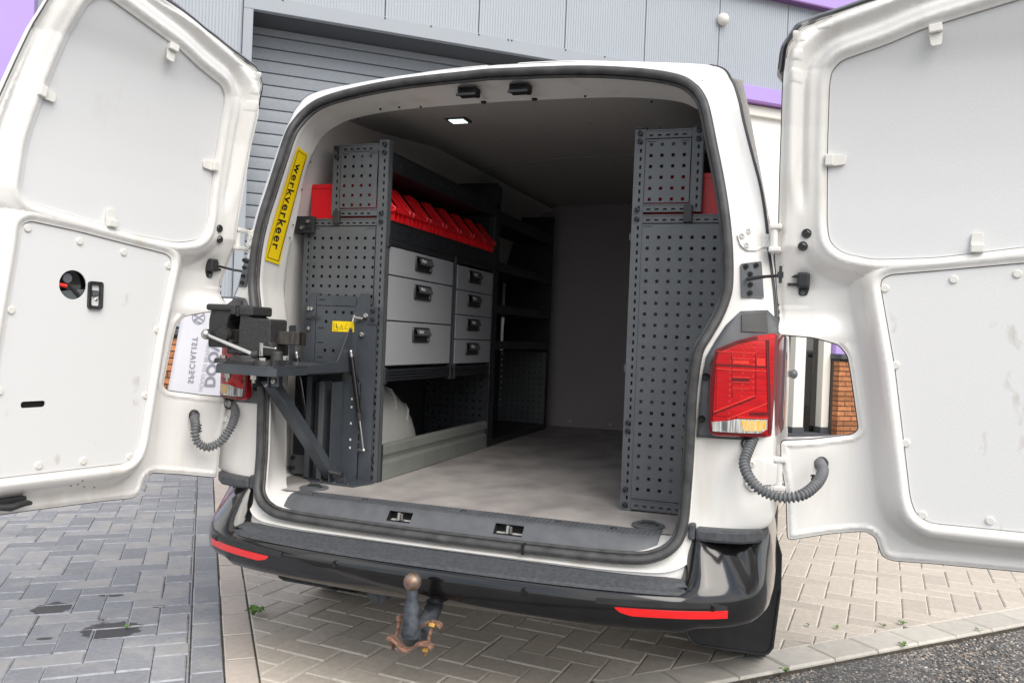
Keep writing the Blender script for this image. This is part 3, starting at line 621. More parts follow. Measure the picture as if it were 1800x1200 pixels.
for q in (-1, 1): obj('bulkhead_wing', MB().prism([(q*.60, .55), (q*.84, .55), (q*.84, 1.2), (q*.775, 1.5), (q*.735, 1.7), (q*.69, 1.85), (q*.60, 1.95)][::q], lambda p: (p[0], 2.815, p[1]), lambda p: (p[0], 2.785, p[1])), 'bulk', van)
for x, z in ((-.36, .60), (-.10, .60)): obj('screw', lathe(MB(), [(0, -.004), (.006, -.003), (.007, 0)], (x, 2.783, z), 'y', 10), 'steel', van)
for s in (-1, 1):
    prof = [(.80, .55), (.845, .62), (.86, .9), (.87, 1.2), (.872, 1.35), (.850, 1.5), (.828, 1.6), (.80, 1.7), (.772, 1.8), (.74, 1.88), (.68, 1.935), (.6, 1.96)]
    jx_ = lambda z: float(np.interp(z, [p[2] for p in J_[4:21]], [p[0] for p in J_[4:21]]))
    obj('side_lining', MB().grid([[(s*(jx_(z)+.004), float(np.interp(z, [p[2] for p in J_[4:21]], [p[1] for p in J_[4:21]]))+.004, z) for x, z in prof[:-1]]+[(s*.6, .335, 1.96)]]+[[(s*(x-.028*y*min(1, max(0, (z-1.2)/.3))), y, z) for x, z in prof] for y in (.31, .45, .8, 1.6, 2.8)]), 'wall_in', van, smooth=50)
    ar = MB(); rows = []
    for k in range(17):
        a = PI*k/16; r = []
        for d, f in ((0, .52), (.006, .66), (.018, .78), (.036, .88), (.062, .955), (.10, .99), (.15, 1.0), (.27, 1.0)): r.append((s*(.600+d), max(.402, .69-.46*f*math.cos(a)), .566+.345*f*math.sin(a)))
        rows.append(r)
    ar.grid(rows); ar.add([(s*.598, .69, .57)]+[q[0] for q in rows], [(0, i, i+1) for i in range(1, 17)]); ao = obj('wheel_arch_cover', ar, 'shell', van, smooth=50)
    for k in (6, 8, 10, 12):
        a = PI*k/16; obj('rib', MB().tube([(s*(.600+d), max(.402, .69-.465*f*math.cos(a)), .566+.35*f*math.sin(a)) for d, f in ((.010, .72), (.032, .87), (.060, .952), (.10, .99))], .006, 8), 'shell', ao)
    obj('lower_lip', MB().tube([(s*.600, .69-.30*math.cos(PI*t), .57+.09*math.sin(PI*t)) for t in np.linspace(0, 1, 17)], .006, 8), 'shell', ao, smooth=60)
lamp = obj('roof_lamp', MB().box(-.318, -.232, .54, .62, 1.945, 1.962), 'black', van, bevel=.004)
for k in range(4):
    x = -.304+k*.0155; obj('diffuser_segment', MB().box(x, x+.0125, .555, .605, 1.9425, 1.9462), 'emit', lamp)
# floor tie-down rings
for s in (-1, 1):
    c = (s*.585, .16, .569); t = obj('tie_down_ring', lathe(MB(), [(.050, 0), (.050, .003), (.046, .005), (.036, .004), (.033, .002)], c, 'z', 28), 'greyplastic', van, smooth=50)
    obj('cup', lathe(MB(), [(.033, .0035), (.0, .0025)], c, 'z', 20), 'greyplastic', t); obj('bow', MB().tube([(c[0]-.028, c[1], c[2]+.004), (c[0]-.018, c[1]+.006, c[2]+.011), (c[0]+.018, c[1]+.006, c[2]+.011), (c[0]+.028, c[1], c[2]+.004)], .0045, 8), 'black', t, smooth=60)
# black sill cover with two latch pockets
def sillp(x): e = max(0, abs(x)-.5); return e*e*1.2
win = [(-.212, -.13), (.147, .238)]
xs = sorted(set(np.round(np.linspace(-.600, .635, 45), 4)) | {a for w in win for a in w})
prof = [(-.022, .512), (-.012, .530), (.012, .5575), (.032, .568), (.094, .571), (.100, .566)]
mb = MB(); vid = {}
for i, x in enumerate(xs):
    for k, (y, z) in enumerate(prof): vid[i, k] = len(mb.v); mb.v.append((x, y+sillp(x), z))
for i in range(len(xs)-1):
    for k in range(len(prof)-1):
        if k == 1 and any(a-.0001 <= xs[i] and xs[i+1] <= b+.0001 for a, b in win): continue
        mb.f.append((vid[i, k], vid[i+1, k], vid[i+1, k+1], vid[i, k+1]))
for i in (0, len(xs)-1): mb.f.append(tuple(vid[i, k] for k in range(len(prof))))
sill = obj('sill_cover', mb, 'greyplastic', van, smooth=35)
rb = MB()
for x in np.arange(-.585, .62, .0145):
    e = sillp(x); rb.box(x-.0022, x+.0022, .030+e, .090, .567, .5722)
obj('tread_ribs', rb, 'greyplastic', sill, kind='stuff')
for a, b in win:
    p = MB(); y = -.012
    p.add([(a, -.012, .53), (b, -.012, .53), (b, .03, .526), (a, .03, .526), (a, .012, .5575), (b, .012, .5575), (b, .034, .560), (a, .034, .560)], [(0, 1, 2, 3), (3, 2, 6, 7), (0, 3, 7, 4), (1, 5, 6, 2), (4, 7, 6, 5)])
    l = obj('latch_pocket', p, 'dark', sill); c = (a+b)/2
    obj('latch', MB().tube([(c-.004, .012, .531), (c-.004, .0, .534), (c-.003, .004, .556)], .006, 8).box(c+.004, c+.012, -.002, .012, .532, .554), 'steel', sill, bevel=.001)
for x in (-.52, -.33, .02, .33, .50): obj('sill_screw', lathe(MB(), [(0, .004), (.008, .003), (.010, 0)], (x, .062, .570), 'z', 12), 'black', sill)
# ------------------------------------------------ bumper
PL = [(0, -.168), (.2, -.166), (.4, -.155), (.55, -.138), (.66, -.118), (.75, -.093), (.82, -.062), (.87, -.025), (.91, .025), (.937, .09), (.95, .18), (.956, .32), (.956, .55)]
PLc = catmull(PL, 6)
def ybump(x): return float(np.interp(abs(x), [p[0] for p in PLc[:55]], [p[1] for p in PLc[:55]]))
CEN = [(.10, .325), (.045, .334), (.016, .345), (.003, .362), (0, .385), (0, .415), (.006, .436), (.016, .4455), (.030, .449), (.06, .451), (.10, .452), (.14, .453), (.18, .453), (.28, .44)]
COR = [(.08, .345), (.035, .352), (.014, .362), (.003, .378), (0, .40), (0, .43), (.006, .452), (.018, .472), (.036, .50), (.062, .54), (.095, .582), (.120, .592), (.135, .593), (.14, .56)]
SID = [(.06, .36), (.03, .366), (.012, .376), (.003, .39), (0, .415), (0, .45), (.002, .48), (.004, .51), (.008, .54), (.014, .57), (.022, .592), (.06, .598), (.10, .598), (.15, .598)]
rows = []
half = PLc
pts = [np.array((-p[0], p[1])) for p in half[::-1][:-1]]+[np.array(p) for p in half]
for i, p in enumerate(pts):
    a = pts[max(0, i-1)]; b = pts[min(len(pts)-1, i+1)]; t = (b-a)/max(1e-9, np.hypot(*(b-a))); n = np.array((-t[1], t[0]))   # inward
    ax = abs(p[0]); k = np.clip((ax-.722)/.065, 0, 1); k = k*k*(3-2*k); q = np.clip((p[1]-.02)/.18, 0, 1); r = []
    for c, d, e in zip(CEN, COR, SID):
        o = np.array(c)*(1-k)+np.array(d)*k; o = o*(1-q)+np.array(e)*q; w = p+n*o[0]; r.append((w[0], w[1], o[1]))
    rows.append(r)
bump = obj('bumper', MB().grid(rows), 'gloss', van, smooth=50)
# grained step pad
rows = []
for x in np.linspace(-.735, .735, 60):
    y = ybump(x); e = max(0, abs(x)-.68)/.055; y0 = y+.011; y1 = -.060; tq = max(0, (abs(x)-.69)/.045)**2; ym_ = y0*.45+y1*.55; y0 += (ym_-y0)*tq*.8; y1 += (ym_-y1)*tq*.0
    z = .4505
    rows.append([(x, y0, z-.006), (x, y0+.003, z+.0035), (x, y0+.02, z+.007), (x, y0+(y1-y0)*.6, z+.013), (x, max(y0+.035, y1), z+.020), (x, max(y0+.05, y1+.03), z+.0235)])
obj('step_pad', MB().grid(rows), 'pad', bump, smooth=60)
for s in (-1, 1):
    # red reflector strip
    rows = []
    for x in np.linspace(.552, .842, 26):
        y = ybump(x); e = np.clip((x-.552)/.045, 0, 1); e = e**.5; zt = .4055+.006*(x-.55)/.29; zb = zt-.004-.018*e
        rows.append([(s*x, y+.006, zt), (s*x, y-.0035, zt-.001), (s*x, y-.0035, zb+.001), (s*x, y+.006, zb)])
    obj('reflector', MB().grid(rows), 'reflex', bump, smooth=40)
    rows = []
    for x in np.linspace(.50, .84, 26):
        y = ybump(x); zt = .4265+.008*(x-.55)/.29-(.012*max(0, x-.80)/.04); rows.append([(s*x, y+.004, zt), (s*x, y-.0012, zt-.001), (s*x, y-.0012, zt-.016), (s*x, y+.004, zt-.017)])
    obj('sensor_strip', MB().grid(rows), 'black', bump, smooth=40)
    for x in (.30, .80):
        obj('parking_sensor', lathe(MB(), [(0, -.0022), (.0095, -.0020), (.0105, -.0008), (.0115, .004)], (s*x, ybump(x), .418), 'y', 18), 'gloss', bump, smooth=40)
    # rubber cap on the bumper shoulder
    pl = [(s*.742, .002), (s*.80, .004), (s*.87, .024), (s*.920, .072), (s*.934, .16), (s*.86, .16), (s*.742, .13)]
    if s < 0: pl = pl[::-1]
    obj('shoulder_cap', slab(pl, .574, .612), 'pad', bump, bevel=.009)
    obj('shoulder_cap', slab([(s*.722, .004), (s*.7415, .004), (s*.7415, .034), (s*.722, .026)][::s], .575, .622), 'pad', bump, bevel=.006)
# underside shadow box, axle, spare wheel area
obj('underbody', MB().box(-.80, .80, -.02, 4.0, .36, .44), 'black', van)
obj('cross_member', MB().box(-.72, .72, .02, .12, .30, .36), 'black', van, bevel=.01)
obj('exhaust', MB().tube([(-.25, .02, .285), (-.25, .25, .30), (-.3, .7, .31)], .036, 14), 'neck', van, smooth=60)
for s in (-1, 1):
    w = obj('wheel', lathe(MB(), [(.18, -.10), (.20, -.105), (.30, -.112), (.325, -.098), (.338, -.08), (.34, -.04), (.34, .04), (.338, .08), (.325, .098), (.30, .112), (.20, .105), (.18, .10)], (s*.835, .86, .34), 'x', 48), 'tyre', van, smooth=40)
    tr = MB()
    for k in range(44):
        a = 2*PI*k/44
        for off in (-.075, -.025, .025, .075):
            m = Matrix.Rotation(a+off*2, 3, 'X'); vs = MB().box(off-.019, off+.019, -.0145, .0145, .335, .3465); tr.add([tuple(m @ Vector(p)+Vector((s*.835, .86, .345))) for p in vs.v], vs.f)
    obj('tread_blocks', tr, 'tyre', w, kind='stuff')
    obj('rim', lathe(MB(), [(.0, -.03), (.08, -.035), (.17, -.06), (.19, -.10)] if s < 0 else [(.0, .03), (.08, .035), (.17, .06), (.19, .10)], (s*.835, .86, .34), 'x', 32), 'steel', w, smooth=40)
    fl = [(.675, .46), (.673, .175), (.680, .142), (.70, .118), (.725, .111), (.925, .114), (.945, .122), (.958, .142), (.974, .33), (.972, .45), (.95, .52)]
    sy = .50
    k = 1 if s > 0 else .99
    mf = obj('mud_flap', MB().prism([(s*x*k, z) for x, z in fl][::s], lambda p: (p[0], sy, p[1]), lambda p: (p[0], sy-.012, p[1])), 'black', van, bevel=.004)
    obj('rim_bead', MB().tube([(s*x*k*.995+.0, sy-.014, z+.004) for x, z in fl[1:9]], .005, 8), 'black', mf, smooth=60)
    obj('clamp_plate', MB().box(*sorted((s*.80, s*.945)), sy-.019, sy-.012, .31, .35), 'greyplastic', mf, bevel=.002); obj('bolt', lathe(MB(), [(0, -.005), (.008, -.004), (.009, 0)], (s*.915, sy-.019, .33), 'y', 10), 'steel', mf)
# ------------------------------------------------ tow bar
tb = obj('tow_bar', lathe(MB(), [(.0255, .0), (.0265, .012), (.0255, .04), (.0215, .08), (.0165, .108), (.0155, .125), (.014, .14)], (.001, -.25, .275), 'z', 24), 'neck', van, smooth=60)
obj('ball', MB().sphere((0, -.25, .429), .0255, 24, 16), 'ballm', tb, smooth=80)
obj('neck', MB().tube([(.001, -.25, .30), (.001, -.242, .272), (.001, -.205, .262), (.002, -.14, .285), (.003, -.08, .33), (.003, -.02, .36)], [.026, .028, .027, .026, .025, .025], 16), 'neck', tb, smooth=60)
for dy, zc in ((-.036, .262), (.020, .302)):
    y = -.25+dy; pf = [(-.056, .012), (-.042, .010), (-.030, .004), (-.018, -.010), (.0, -.016), (.018, -.010), (.032, .006), (.050, .011), (.068, .010), (.080, .004)]
    rows = [[(x, y, zc+z), (x, y+.004, zc+z+.0045), (x, y+.022, zc+z+.0045), (x, y+.022, zc+z-.001), (x, y, zc+z-.0045), (x, y, zc+z)] for x, z in pf]
    obj('clamp', MB().grid(rows), 'rust', tb)
for x, y, m in ((-.046, -.265, 'rust'), (.052, -.262, 'brass')):
    obj('clamp_bolt', MB().cyl((x, y, .235), (x+.008, y+.03, .325), .0055, 8), 'rust', tb); obj('nut', MB().cyl((x-.0005, y, .246), (x+.0005, y+.003, .256), .0095, 6), m, tb); obj('nut', MB().cyl((x+.0065, y+.022, .309), (x+.007, y+.026, .318), .0095, 6), m, tb)
# ------------------------------------------------ rear pillar furniture (both sides)
zS = [(p[2], p[0], p[1]) for p in S_[5:21]]; zO = [(p[2], p[0], p[1]) for p in O_[5:21]]
def body_y(x, z):
    sx = np.interp(z, [a[0] for a in zS], [a[1] for a in zS])+.017; sy = np.interp(z, [a[0] for a in zS], [a[2] for a in zS])+.01
    ox = np.interp(z, [a[0] for a in zO], [a[1] for a in zO]); oy = np.interp(z, [a[0] for a in zO], [a[2] for a in zO])
    u = np.clip((abs(x)-sx)/(ox-sx), 0, 1); return float(sy+(oy-sy)*np.interp(u, (0, .12, .3, .5, .68, .84, .94, 1), (0, .03, .12, .27, .46, .70, .88, 1)))
def cdt_mesh(outline, holes, fn, step=.02, extra=None, extra_pts=None):   # fills a 2-D outline with a fine mesh and lifts it with fn(u,v)
    def dens(p, st):
        o = []
        for i in range(len(p)):
            a, b = np.array(p[i-1]), np.array(p[i]); n = max(1, int(np.hypot(*(b-a))/st)); o += [tuple(a+(b-a)*k/n) for k in range(n)]
        return o
    loops = [dens(outline, step)]+[dens(h, step) for h in holes]+[dens(e, step) for e in (extra or [])]
    vs = []; ed = []
    for l in loops: n = len(vs); vs += l; ed += [(n+i, n+(i+1) % len(l)) for i in range(len(l))]
    po = np.array(outline); lo, hi = po.min(0), po.max(0)
    ins = lambda q, pl: inside(q, pl)
    gx = np.arange(lo[0]+step/2, hi[0], step); gy = np.arange(lo[1]+step/2, hi[1], step); G = np.array([(a+(j % 2)*step*.5, b) for j, b in enumerate(gy) for a in gx])
    if extra_pts is not None: G = np.concatenate([extra_pts, G])
    m = inside(G, po); 
    allb = np.array(vs); G = G[m]
    d = np.min(((G[:, None, :]-allb[None, :, :])**2).sum(2), 1) if len(G) else np.array([])
    if len(G): G = G[d > (step*.45)**2]
    if extra_pts is not None and len(G):     # thin out points that fall on one another
        key = {}
        for i, q in enumerate(np.round(G/(step*.55)).astype(int)): key.setdefault(tuple(q), i)
        G = G[sorted(key.values())]
    pts = [Vector(p) for p in vs]+[Vector(p) for p in G]
    V, E, F, *_ = delaunay_2d_cdt(pts, ed, [list(range(len(loops[0])))], 1, 1e-6)
    V = np.array([v[:] for v in V]); F = [tuple(f) for f in F]
    for h in holes:
        c = np.array([V[list(f)].mean(0) for f in F]); k = inside(c, np.array(h)); F = [f for f, q in zip(F, k) if not q]
    mb = MB(); mb.v = [tuple(fn(a, b)) for a, b in V]; mb.f = F
    return mb, V
def inside(Q, P):
    Q = np.asarray(Q, float); P = np.asarray(P, float); r = np.zeros(len(Q), bool); j = len(P)-1
    for i in range(len(P)):
        a, b = P[i], P[j]; c = ((a[1] > Q[:, 1]) != (b[1] > Q[:, 1])) & (Q[:, 0] < (b[0]-a[0])*(Q[:, 1]-a[1])/(b[1]-a[1]+1e-12)+a[0]); r ^= c; j = i
    return r
def sdist(Q, P):
    Q = np.asarray(Q, float); P = np.asarray(P, float); d = np.full(len(Q), 9.)
    for i in range(len(P)):
        a, b = P[i-1], P[i]; ab = b-a; t = np.clip(((Q-a)@ab)/(ab@ab+1e-12), 0, 1); d = np.minimum(d, np.hypot(*(Q-a-t[:, None]*ab).T))
    return np.where(inside(Q, P), -d, d)
def rnd(poly, r, n=5):    # round the corners of a polygon; r may be one radius or a list
    o = []; m = len(poly)
    for i in range(m):
        rr = r[i] if hasattr(r, '__len__') else r; p = np.array(poly[i], float); a = np.array(poly[i-1])-p; b = np.array(poly[(i+1) % m])-p
        la, lb = np.hypot(*a), np.hypot(*b); k = min(rr, la*.45, lb*.45)
        if k < 1e-5: o.append(tuple(p)); continue
        p0, p2 = p+a/la*k, p+b/lb*k
        o += [tuple((1-t)**2*p0+2*t*(1-t)*p+t*t*p2) for t in np.linspace(0, 1, n+1)]
    return o
def plate(poly, s, off, th):   # plate lying on the rear pillar
    ccw = poly if area(poly) > 0 else poly[::-1]
    q = ccw if s > 0 else ccw[::-1]
    return MB().prism(q, lambda p: (s*p[0], body_y(*p)-off, p[1]), lambda p: (s*p[0], body_y(*p)-off-th, p[1]))
def bolt(s, x, z, off, r=.009, y=None):
    y = body_y(x, z)-off if y is None else y
    return lathe(MB(), [(0, -.003), (r*.45, -.003), (r*.5, -.007), (r*.95, -.006), (r, 0)], (s*x, y, z), 'y', 14)
def yt(x): return float(np.interp(x, (.76, .78, .82, .85, .88, .91, .935, .95), (.004, .002, .008, .019, .036, .058, .083, .112)))
zt_ = lambda x: float(np.interp(x, (.766, .772, .78, .80, .824, .85, .88, .93, .96), (1.066, 1.090, 1.103, 1.117, 1.132, 1.144, 1.154, 1.163, 1.162)))-.012
for s in (-1, 1):
    # grey surround of the tail light
    pl = [(.732, .862), (.735, .95), (.740, 1.03), (.750, 1.09), (.772, 1.135), (.797, 1.18), (.835, 1.222), (.907, 1.229), (.938, 1.20), (.943, 1.10), (.943, .862)]
    mb, _ = cdt_mesh(pl, [], lambda a, b: (s*a, (body_y(a, b)-.008 if (a < .772 or b > zt_(a)) else yt(a)+.03), b), .02); gs = obj('light_surround', mb, 'greyplastic', van, smooth=40); gs.modifiers.new('t', 'SOLIDIFY').thickness = .006*s
    mb, _ = cdt_mesh([(.842, 1.165), (.840, 1.215), (.905, 1.222), (.912, 1.165)], [], lambda a, b: (s*a, body_y(a, b)-.013, b), .03); obj('upper_cover', mb, 'black', gs, smooth=40)
    for z, x in ((1.035, .752), (.915, .744)): obj('screw_hole', lathe(MB(), [(.0, .002), (.006, .001), (.0085, -.003), (.0105, 0)], (s*x, body_y(x, z)-.0145, z), 'y', 14), 'dark', gs)
    # tail light
    xs_ = list(np.linspace(.766, .938, 24)); zt = lambda x: float(np.interp(x, (.766, .772, .78, .80, .824, .85, .88, .93, .96), (1.066, 1.090, 1.103, 1.117, 1.132, 1.144, 1.154, 1.163, 1.162))); zb = lambda x: float(np.interp(x, (.766, .775, .79, .93, .95), (.886, .874, .871, .872, .876)))
    rows = [[(s*.766, .055, z) for z in [zb(.766)]+list(np.linspace(zb(.766), zt(.766), 18))+[zt(.766)]]]
    for x in xs_:
        y = yt(x)+(.004 if x < .767 else 0); z0, z1 = zb(x), zt(x)
        rows.append([(s*x, y+.05, z0)]+[(s*x, y+(.007 if k in (0, 17) else (.0015 if k in (1, 16) else 0)), z0+(z1-z0)*[0, .012][k == 1] if k < 2 else (z1 if k == 17 else z0+(z1-z0)*(.012+.976*(k-1)/15))) for k in range(18)]+[(s*x, y+.05, z1)])
    for x, y, dz in ((.948, .108, .001), (.957, .15, .004), (.962, .20, .01), (.964, .25, .02)):
        rows.append([(s*x, y, zb(.95)+dz)]+[(s*x, y, zb(.95)+dz+(zt(.95)-zb(.95)-2*dz)*k/17) for k in range(18)]+[(s*x, y, zt(.95)-dz)])
    nb = len(xs_)-1; tl = obj('tail_light', MB().grid(rows[:nb+1]), 'redlens', van, smooth=50); obj('lens_side', MB().grid(rows[nb:]), 'lensside', tl, smooth=50)
    def T(x, z, off): return (s*x, yt(x)-off, z)
    def px2(px, py): return (.768+(px-1244-(768-py)*.07)*.00149, .872+(768-py)*.001617)
    def strip2(name, pts, wdt, m, off=.0022):
        P = [np.array(px2(*p)) for p in pts]; rows = []
        Q = []
        for a, b in zip(P, P[1:]): Q += [a+(b-a)*k/6 for k in range(6)]
        Q.append(P[-1])
        for i, q in enumerate(Q):
            t = Q[min(i+1, len(Q)-1)]-Q[max(0, i-1)]; t = t/np.hypot(*t); n = np.array((-t[1], t[0]))*wdt/2
            rows.append([T(q[0]+n[0], q[1]+n[1], 0), T(q[0]+n[0]*.8, q[1]+n[1]*.8, off), T(q[0]-n[0]*.8, q[1]-n[1]*.8, off), T(q[0]-n[0], q[1]-n[1], 0)])
        obj(name, MB().grid(rows), m, tl, smooth=40)
    def pane2(name, pts, m, off=.002):
        P = [px2(*p) for p in pts]; P = P if area(P) > 0 else P[::-1]
        mb, _ = cdt_mesh(P, [], lambda a, b: T(a, b, off), .008); obj(name, mb, m, tl)
    strip2('lens_rim', [(1345, 765), (1252, 762), (1247, 755), (1257, 640), (1262, 622), (1300, 606), (1335, 597)], .010, 'redlens3', .002)
    strip2('lens_rim', [(1352, 600), (1352, 762)], .009, 'redlens3', .002)
    pane2('inner_lens', [(1264, 628), (1320, 604), (1346, 606), (1346, 733), (1258, 733)], 'redlens', .0025)
    strip2('light_line', [(1260, 653), (1349, 654)], .0035, 'redlens2', .0045); strip2('shade_line', [(1261, 646), (1349, 647)], .006, 'redlens3', .0035)
    for a, b in (((1291, 634), (1321, 634)), ((1289, 666), (1320, 666)), ((1288, 674), (1320, 674)), ((1288, 685), (1318, 685)), ((1262, 623), (1331, 624))): strip2('light_line', [a, b], .0028, 'redlens2', .004)
    pane2('reflector_cell', [(1291, 637), (1319, 637), (1319, 643), (1291, 643)], 'redlens2', .004); pane2('reflector_cell', [(1332, 632), (1347, 632), (1347, 645), (1332, 645)], 'redlens2', .004)
    pane2('dark_cell', [(1289, 666), (1319, 667), (1319, 673), (1289, 673)], 'redlens3', .0036); pane2('dark_cell', [(1258, 660), (1286, 660), (1284, 712), (1255, 724)], 'redlens3', .003) if False else None
    strip2('light_line', [(1331, 624), (1329, 696)], .0022, 'redlens3', .0035); strip2('light_line', [(1289, 624), (1288, 700)], .0018, 'redlens3', .0035)
    strip2('light_line', [(1254, 727), (1328, 696)], .004, 'redlens2', .004); strip2('shade_line', [(1254, 730), (1329, 699)], .005, 'redlens3', .0036); strip2('light_line', [(1278, 738), (1349, 709)], .004, 'redlens2', .004)
    pane2('dark_cell', [(1318, 725), (1348, 725), (1348, 730), (1317, 730)], 'redlens3', .004); strip2('light_line', [(1296, 734), (1350, 735)], .004, 'redlens2', .0045)
    pane2('clear_lens', [(1250, 744), (1276, 741), (1295, 737), (1348, 737), (1347, 754), (1335, 761), (1251, 760)], 'clearlens', .0045)
    pane2('amber_lens', [(1302, 739), (1346, 739), (1345, 753), (1336, 757), (1306, 757)], 'amber', .0052); pane2('bulb_shadow', [(1269, 742), (1277, 742), (1277, 758), (1269, 758)], 'gloss_grey', .0052)
    # hinges with their pins and bolts
    for hp, bl, z0, z1, px_, py_ in (([(.816, 1.441), (.836, 1.464), (.849, 1.469), (.868, 1.462), (.884, 1.453), (.908, 1.453), (.908, 1.415), (.884, 1.411), (.870, 1.398), (.844, 1.396), (.826, 1.411)], [(.846, 1.454), (.830, 1.438), (.843, 1.412)], 1.398, 1.472, .916, .122),
                       ([(.868, .798), (.888, .812), (.905, .811), (.915, .803), (.95, .800), (.95, .742), (.918, .738), (.905, .722), (.885, .720), (.868, .738)], [(.884, .796), (.884, .742)], .722, .812, .955, .110)):
        h = obj('hinge', plate(rnd(hp, .006, 3), s, .003, .006), 'white', van, bevel=.0015)
        for x, z in bl: obj('bolt', bolt(s, x, z, .009), 'white', h)
        pn = MB().cyl((s*px_, py_, z0+.012), (s*px_, py_, z1-.012), .0105, 14); obj('pin', pn, 'white', h, smooth=40)
        obj('knuckle', MB().box(*sorted((s*(px_-.014), s*(px_+.02))), py_-.014, py_+.05, z1-.0118, z1+.003), 'white', h, bevel=.004); obj('knuckle', MB().box(*sorted((s*(px_-.014), s*(px_+.02))), py_-.014, py_+.05, z0-.003, z0+.0118), 'white', h, bevel=.004)
    # check strap plate
    cp = obj('strap_plate', plate(rnd([(.829, 1.357), (.884, 1.370), (.896, 1.262), (.836, 1.261)], .005, 3), s, .003, .005), 'greyplastic', van, bevel=.0015)
    for x, z in ((.845, 1.351), (.872, 1.357), (.857, 1.330), (.859, 1.300), (.859, 1.276)): obj('bolt', bolt(s, x, z, .008, .0075), 'black', cp)
    if s > 0:
        obj('check_strap', MB().tube([(.850, .075, 1.313), (.872, .048, 1.315), (.90, .035, 1.318), (.938, .028, 1.321)], [.006, .006, .0045, .0045], 8).box(.931, .947, .02, .036, 1.315, 1.330).cyl((.9395, .028, 1.300), (.9395, .028, 1.347), .0042, 8), 'black', cp)
    # ribbed cable hose
    pts = [(.885, .07, .868), (.872, .03, .832), (.866, 0, .802), (.883, -.03, .769), (.917, -.05, .742), (.968, -.06, .731), (1.018, -.05, .741), (1.055, 0, .768), (1.07, .06, .794), (1.062, .105, .808)] if s > 0 else \
          [(-.858, .075, .866), (-.846, .055, .842), (-.828, .03, .814), (-.821, 0, .776), (-.835, -.03, .733), (-.869, -.05, .712), (-.895, -.068, .727), (-.908, -.070, .758), (-.918, -.058, .786), (-.944, -.036, .810)]
    c = catmull(pts, 46); L = 0; rad = []; pr = c[0]
    for q in c: L += np.linalg.norm(q-pr); pr = q; rad.append(.0125+.0032*math.sin(2*PI*L/.0105))
    obj('cable_hose', MB().tube([tuple(q) for q in c], rad, 14), 'hose', van, smooth=80)
    obj('hose_socket', lathe(MB(), [(.014, -.02), (.02, -.016), (.022, .01)], (s*.872, .066, .852), 'y', 18), 'black', van, smooth=40)
# body side details seen past the right edge
obj('side_handle', MB().sphere((.985, 1.9, 1.0), .024, 16, 10, (.8, 1.2, 1)).box(.955, .985, 1.88, 1.92, .985, 1.015), 'gloss_grey', van, smooth=60)
# yellow sticker on the left jamb
def jam_pt(i, u):
    i0 = int(math.floor(i)); f_ = i-i0; out = []
    for k in (i0 % NP, (i0+1) % NP): h = S[k]-NO[k]*.012+np.array((0, .012, 0)); out.append(h+(J[k]-h)*u)
    return out[0]*(1-f_)+out[1]*f_
def sp_(a, t, off=0.):   # a: down the strip 0..1, t: across it 0..1, lying on the jamb
    top_, bot_ = (219.25+.25*t, .22+.58*t), (247.75+.75*t, .12+.56*t); i = top_[0]*(1-a)+bot_[0]*a; u = top_[1]*(1-a)+bot_[1]*a
    return tuple(jam_pt(i, u)+np.array((.0035+off, -.0008, 0)))
stc = obj('sticker', MB().grid([[sp_(a, t) for t in np.linspace(0, 1, 5)] for a in np.linspace(0, 1, 25)]), 'yellow', van)
mb = MB(); e0, e1 = .025, .105
loop = rnd([(e0, e1), (1-e0, e1), (1-e0, 1-e1), (e0, 1-e1)], [.012]*4, 4)
ins_ = [(a+(.0045 if a < .5 else -.0045), t+(.035 if t < .5 else -.035)) for a, t in loop]
mb.add([sp_(*q, .0008) for q in loop]+[sp_(*q, .0008) for q in ins_], [(i, (i+1) % len(loop), len(loop)+(i+1) % len(loop), len(loop)+i) for i in range(len(loop))]); obj('border', mb, 'ink', stc)
tm = text_mesh('werkverkeer', 1.0, 0, 1.22, 'LEFT', .018); xs_ = [v[0] for v in tm.v]; ys_ = [v[1] for v in tm.v]
x0, x1, y0, y1 = min(xs_), max(xs_), min(ys_), max(ys_)
tm.xf(lambda p: sp_(.13+.76*(p[0]-x0)/(x1-x0), .27+.50*(p[1]-y0)/(y1-y0), .0008)); obj('lettering', tm, 'ink', stc)
for a, y_, b in ((-.733, .279, 1.737), (-.756, .265, 1.634), (-.780, .253, 1.502), (-.789, .249, 1.454)): obj('hole', lathe(MB(), [(0, .001), (.004, .001)], (a+.004, y_, b), 'x', 8), 'dark', van)

# ------------------------------------------------ REAR DOORS
HX, HY = .8930, .1359
OUT = [(.095, .588), (.086, .72), (.07, .80), (.066, .866), (.15, .874), (.25, .890), (.268, .906), (.243, 1.054), (.231, 1.115), (.206, 1.146), (.14, 1.163), (.045, 1.168), (.03, 1.30), (.024, 1.40), (.034, 1.47), (.034, 1.63), (.036, 1.80), (.038, 1.89), (.046, 1.955), (.078, 2.005), (.13, 2.032), (.245, 2.058), (.40, 2.084), (.6, 2.105), (.70, 2.105), (.745, 2.085), (.785, 2.00), (.862, 1.735), (.908, 1.58), (.935, 1.40), (.95, 1.1), (.955, .60), (.945, .572), (.70, .565), (.48, .556), (.37, .549), (.345, .555), (.335, .575), (.326, .606), (.30, .622), (.2, .607)]
OUT = OUT[::-1]
OUT = OUT if area(OUT) > 0 else OUT[::-1]
WPAN = [(.162, 1.48), (.171, 1.43), (.205, 1.40), (.285, 1.381), (.44, 1.386), (.62, 1.41), (.79, 1.432), (.812, 1.46), (.80, 1.60), (.74, 1.85), (.705, 1.99), (.675, 2.024), (.64, 2.028), (.38, 1.975), (.30, 1.948), (.185, 1.92), (.160, 1.897), (.155, 1.86), (.155, 1.70)]
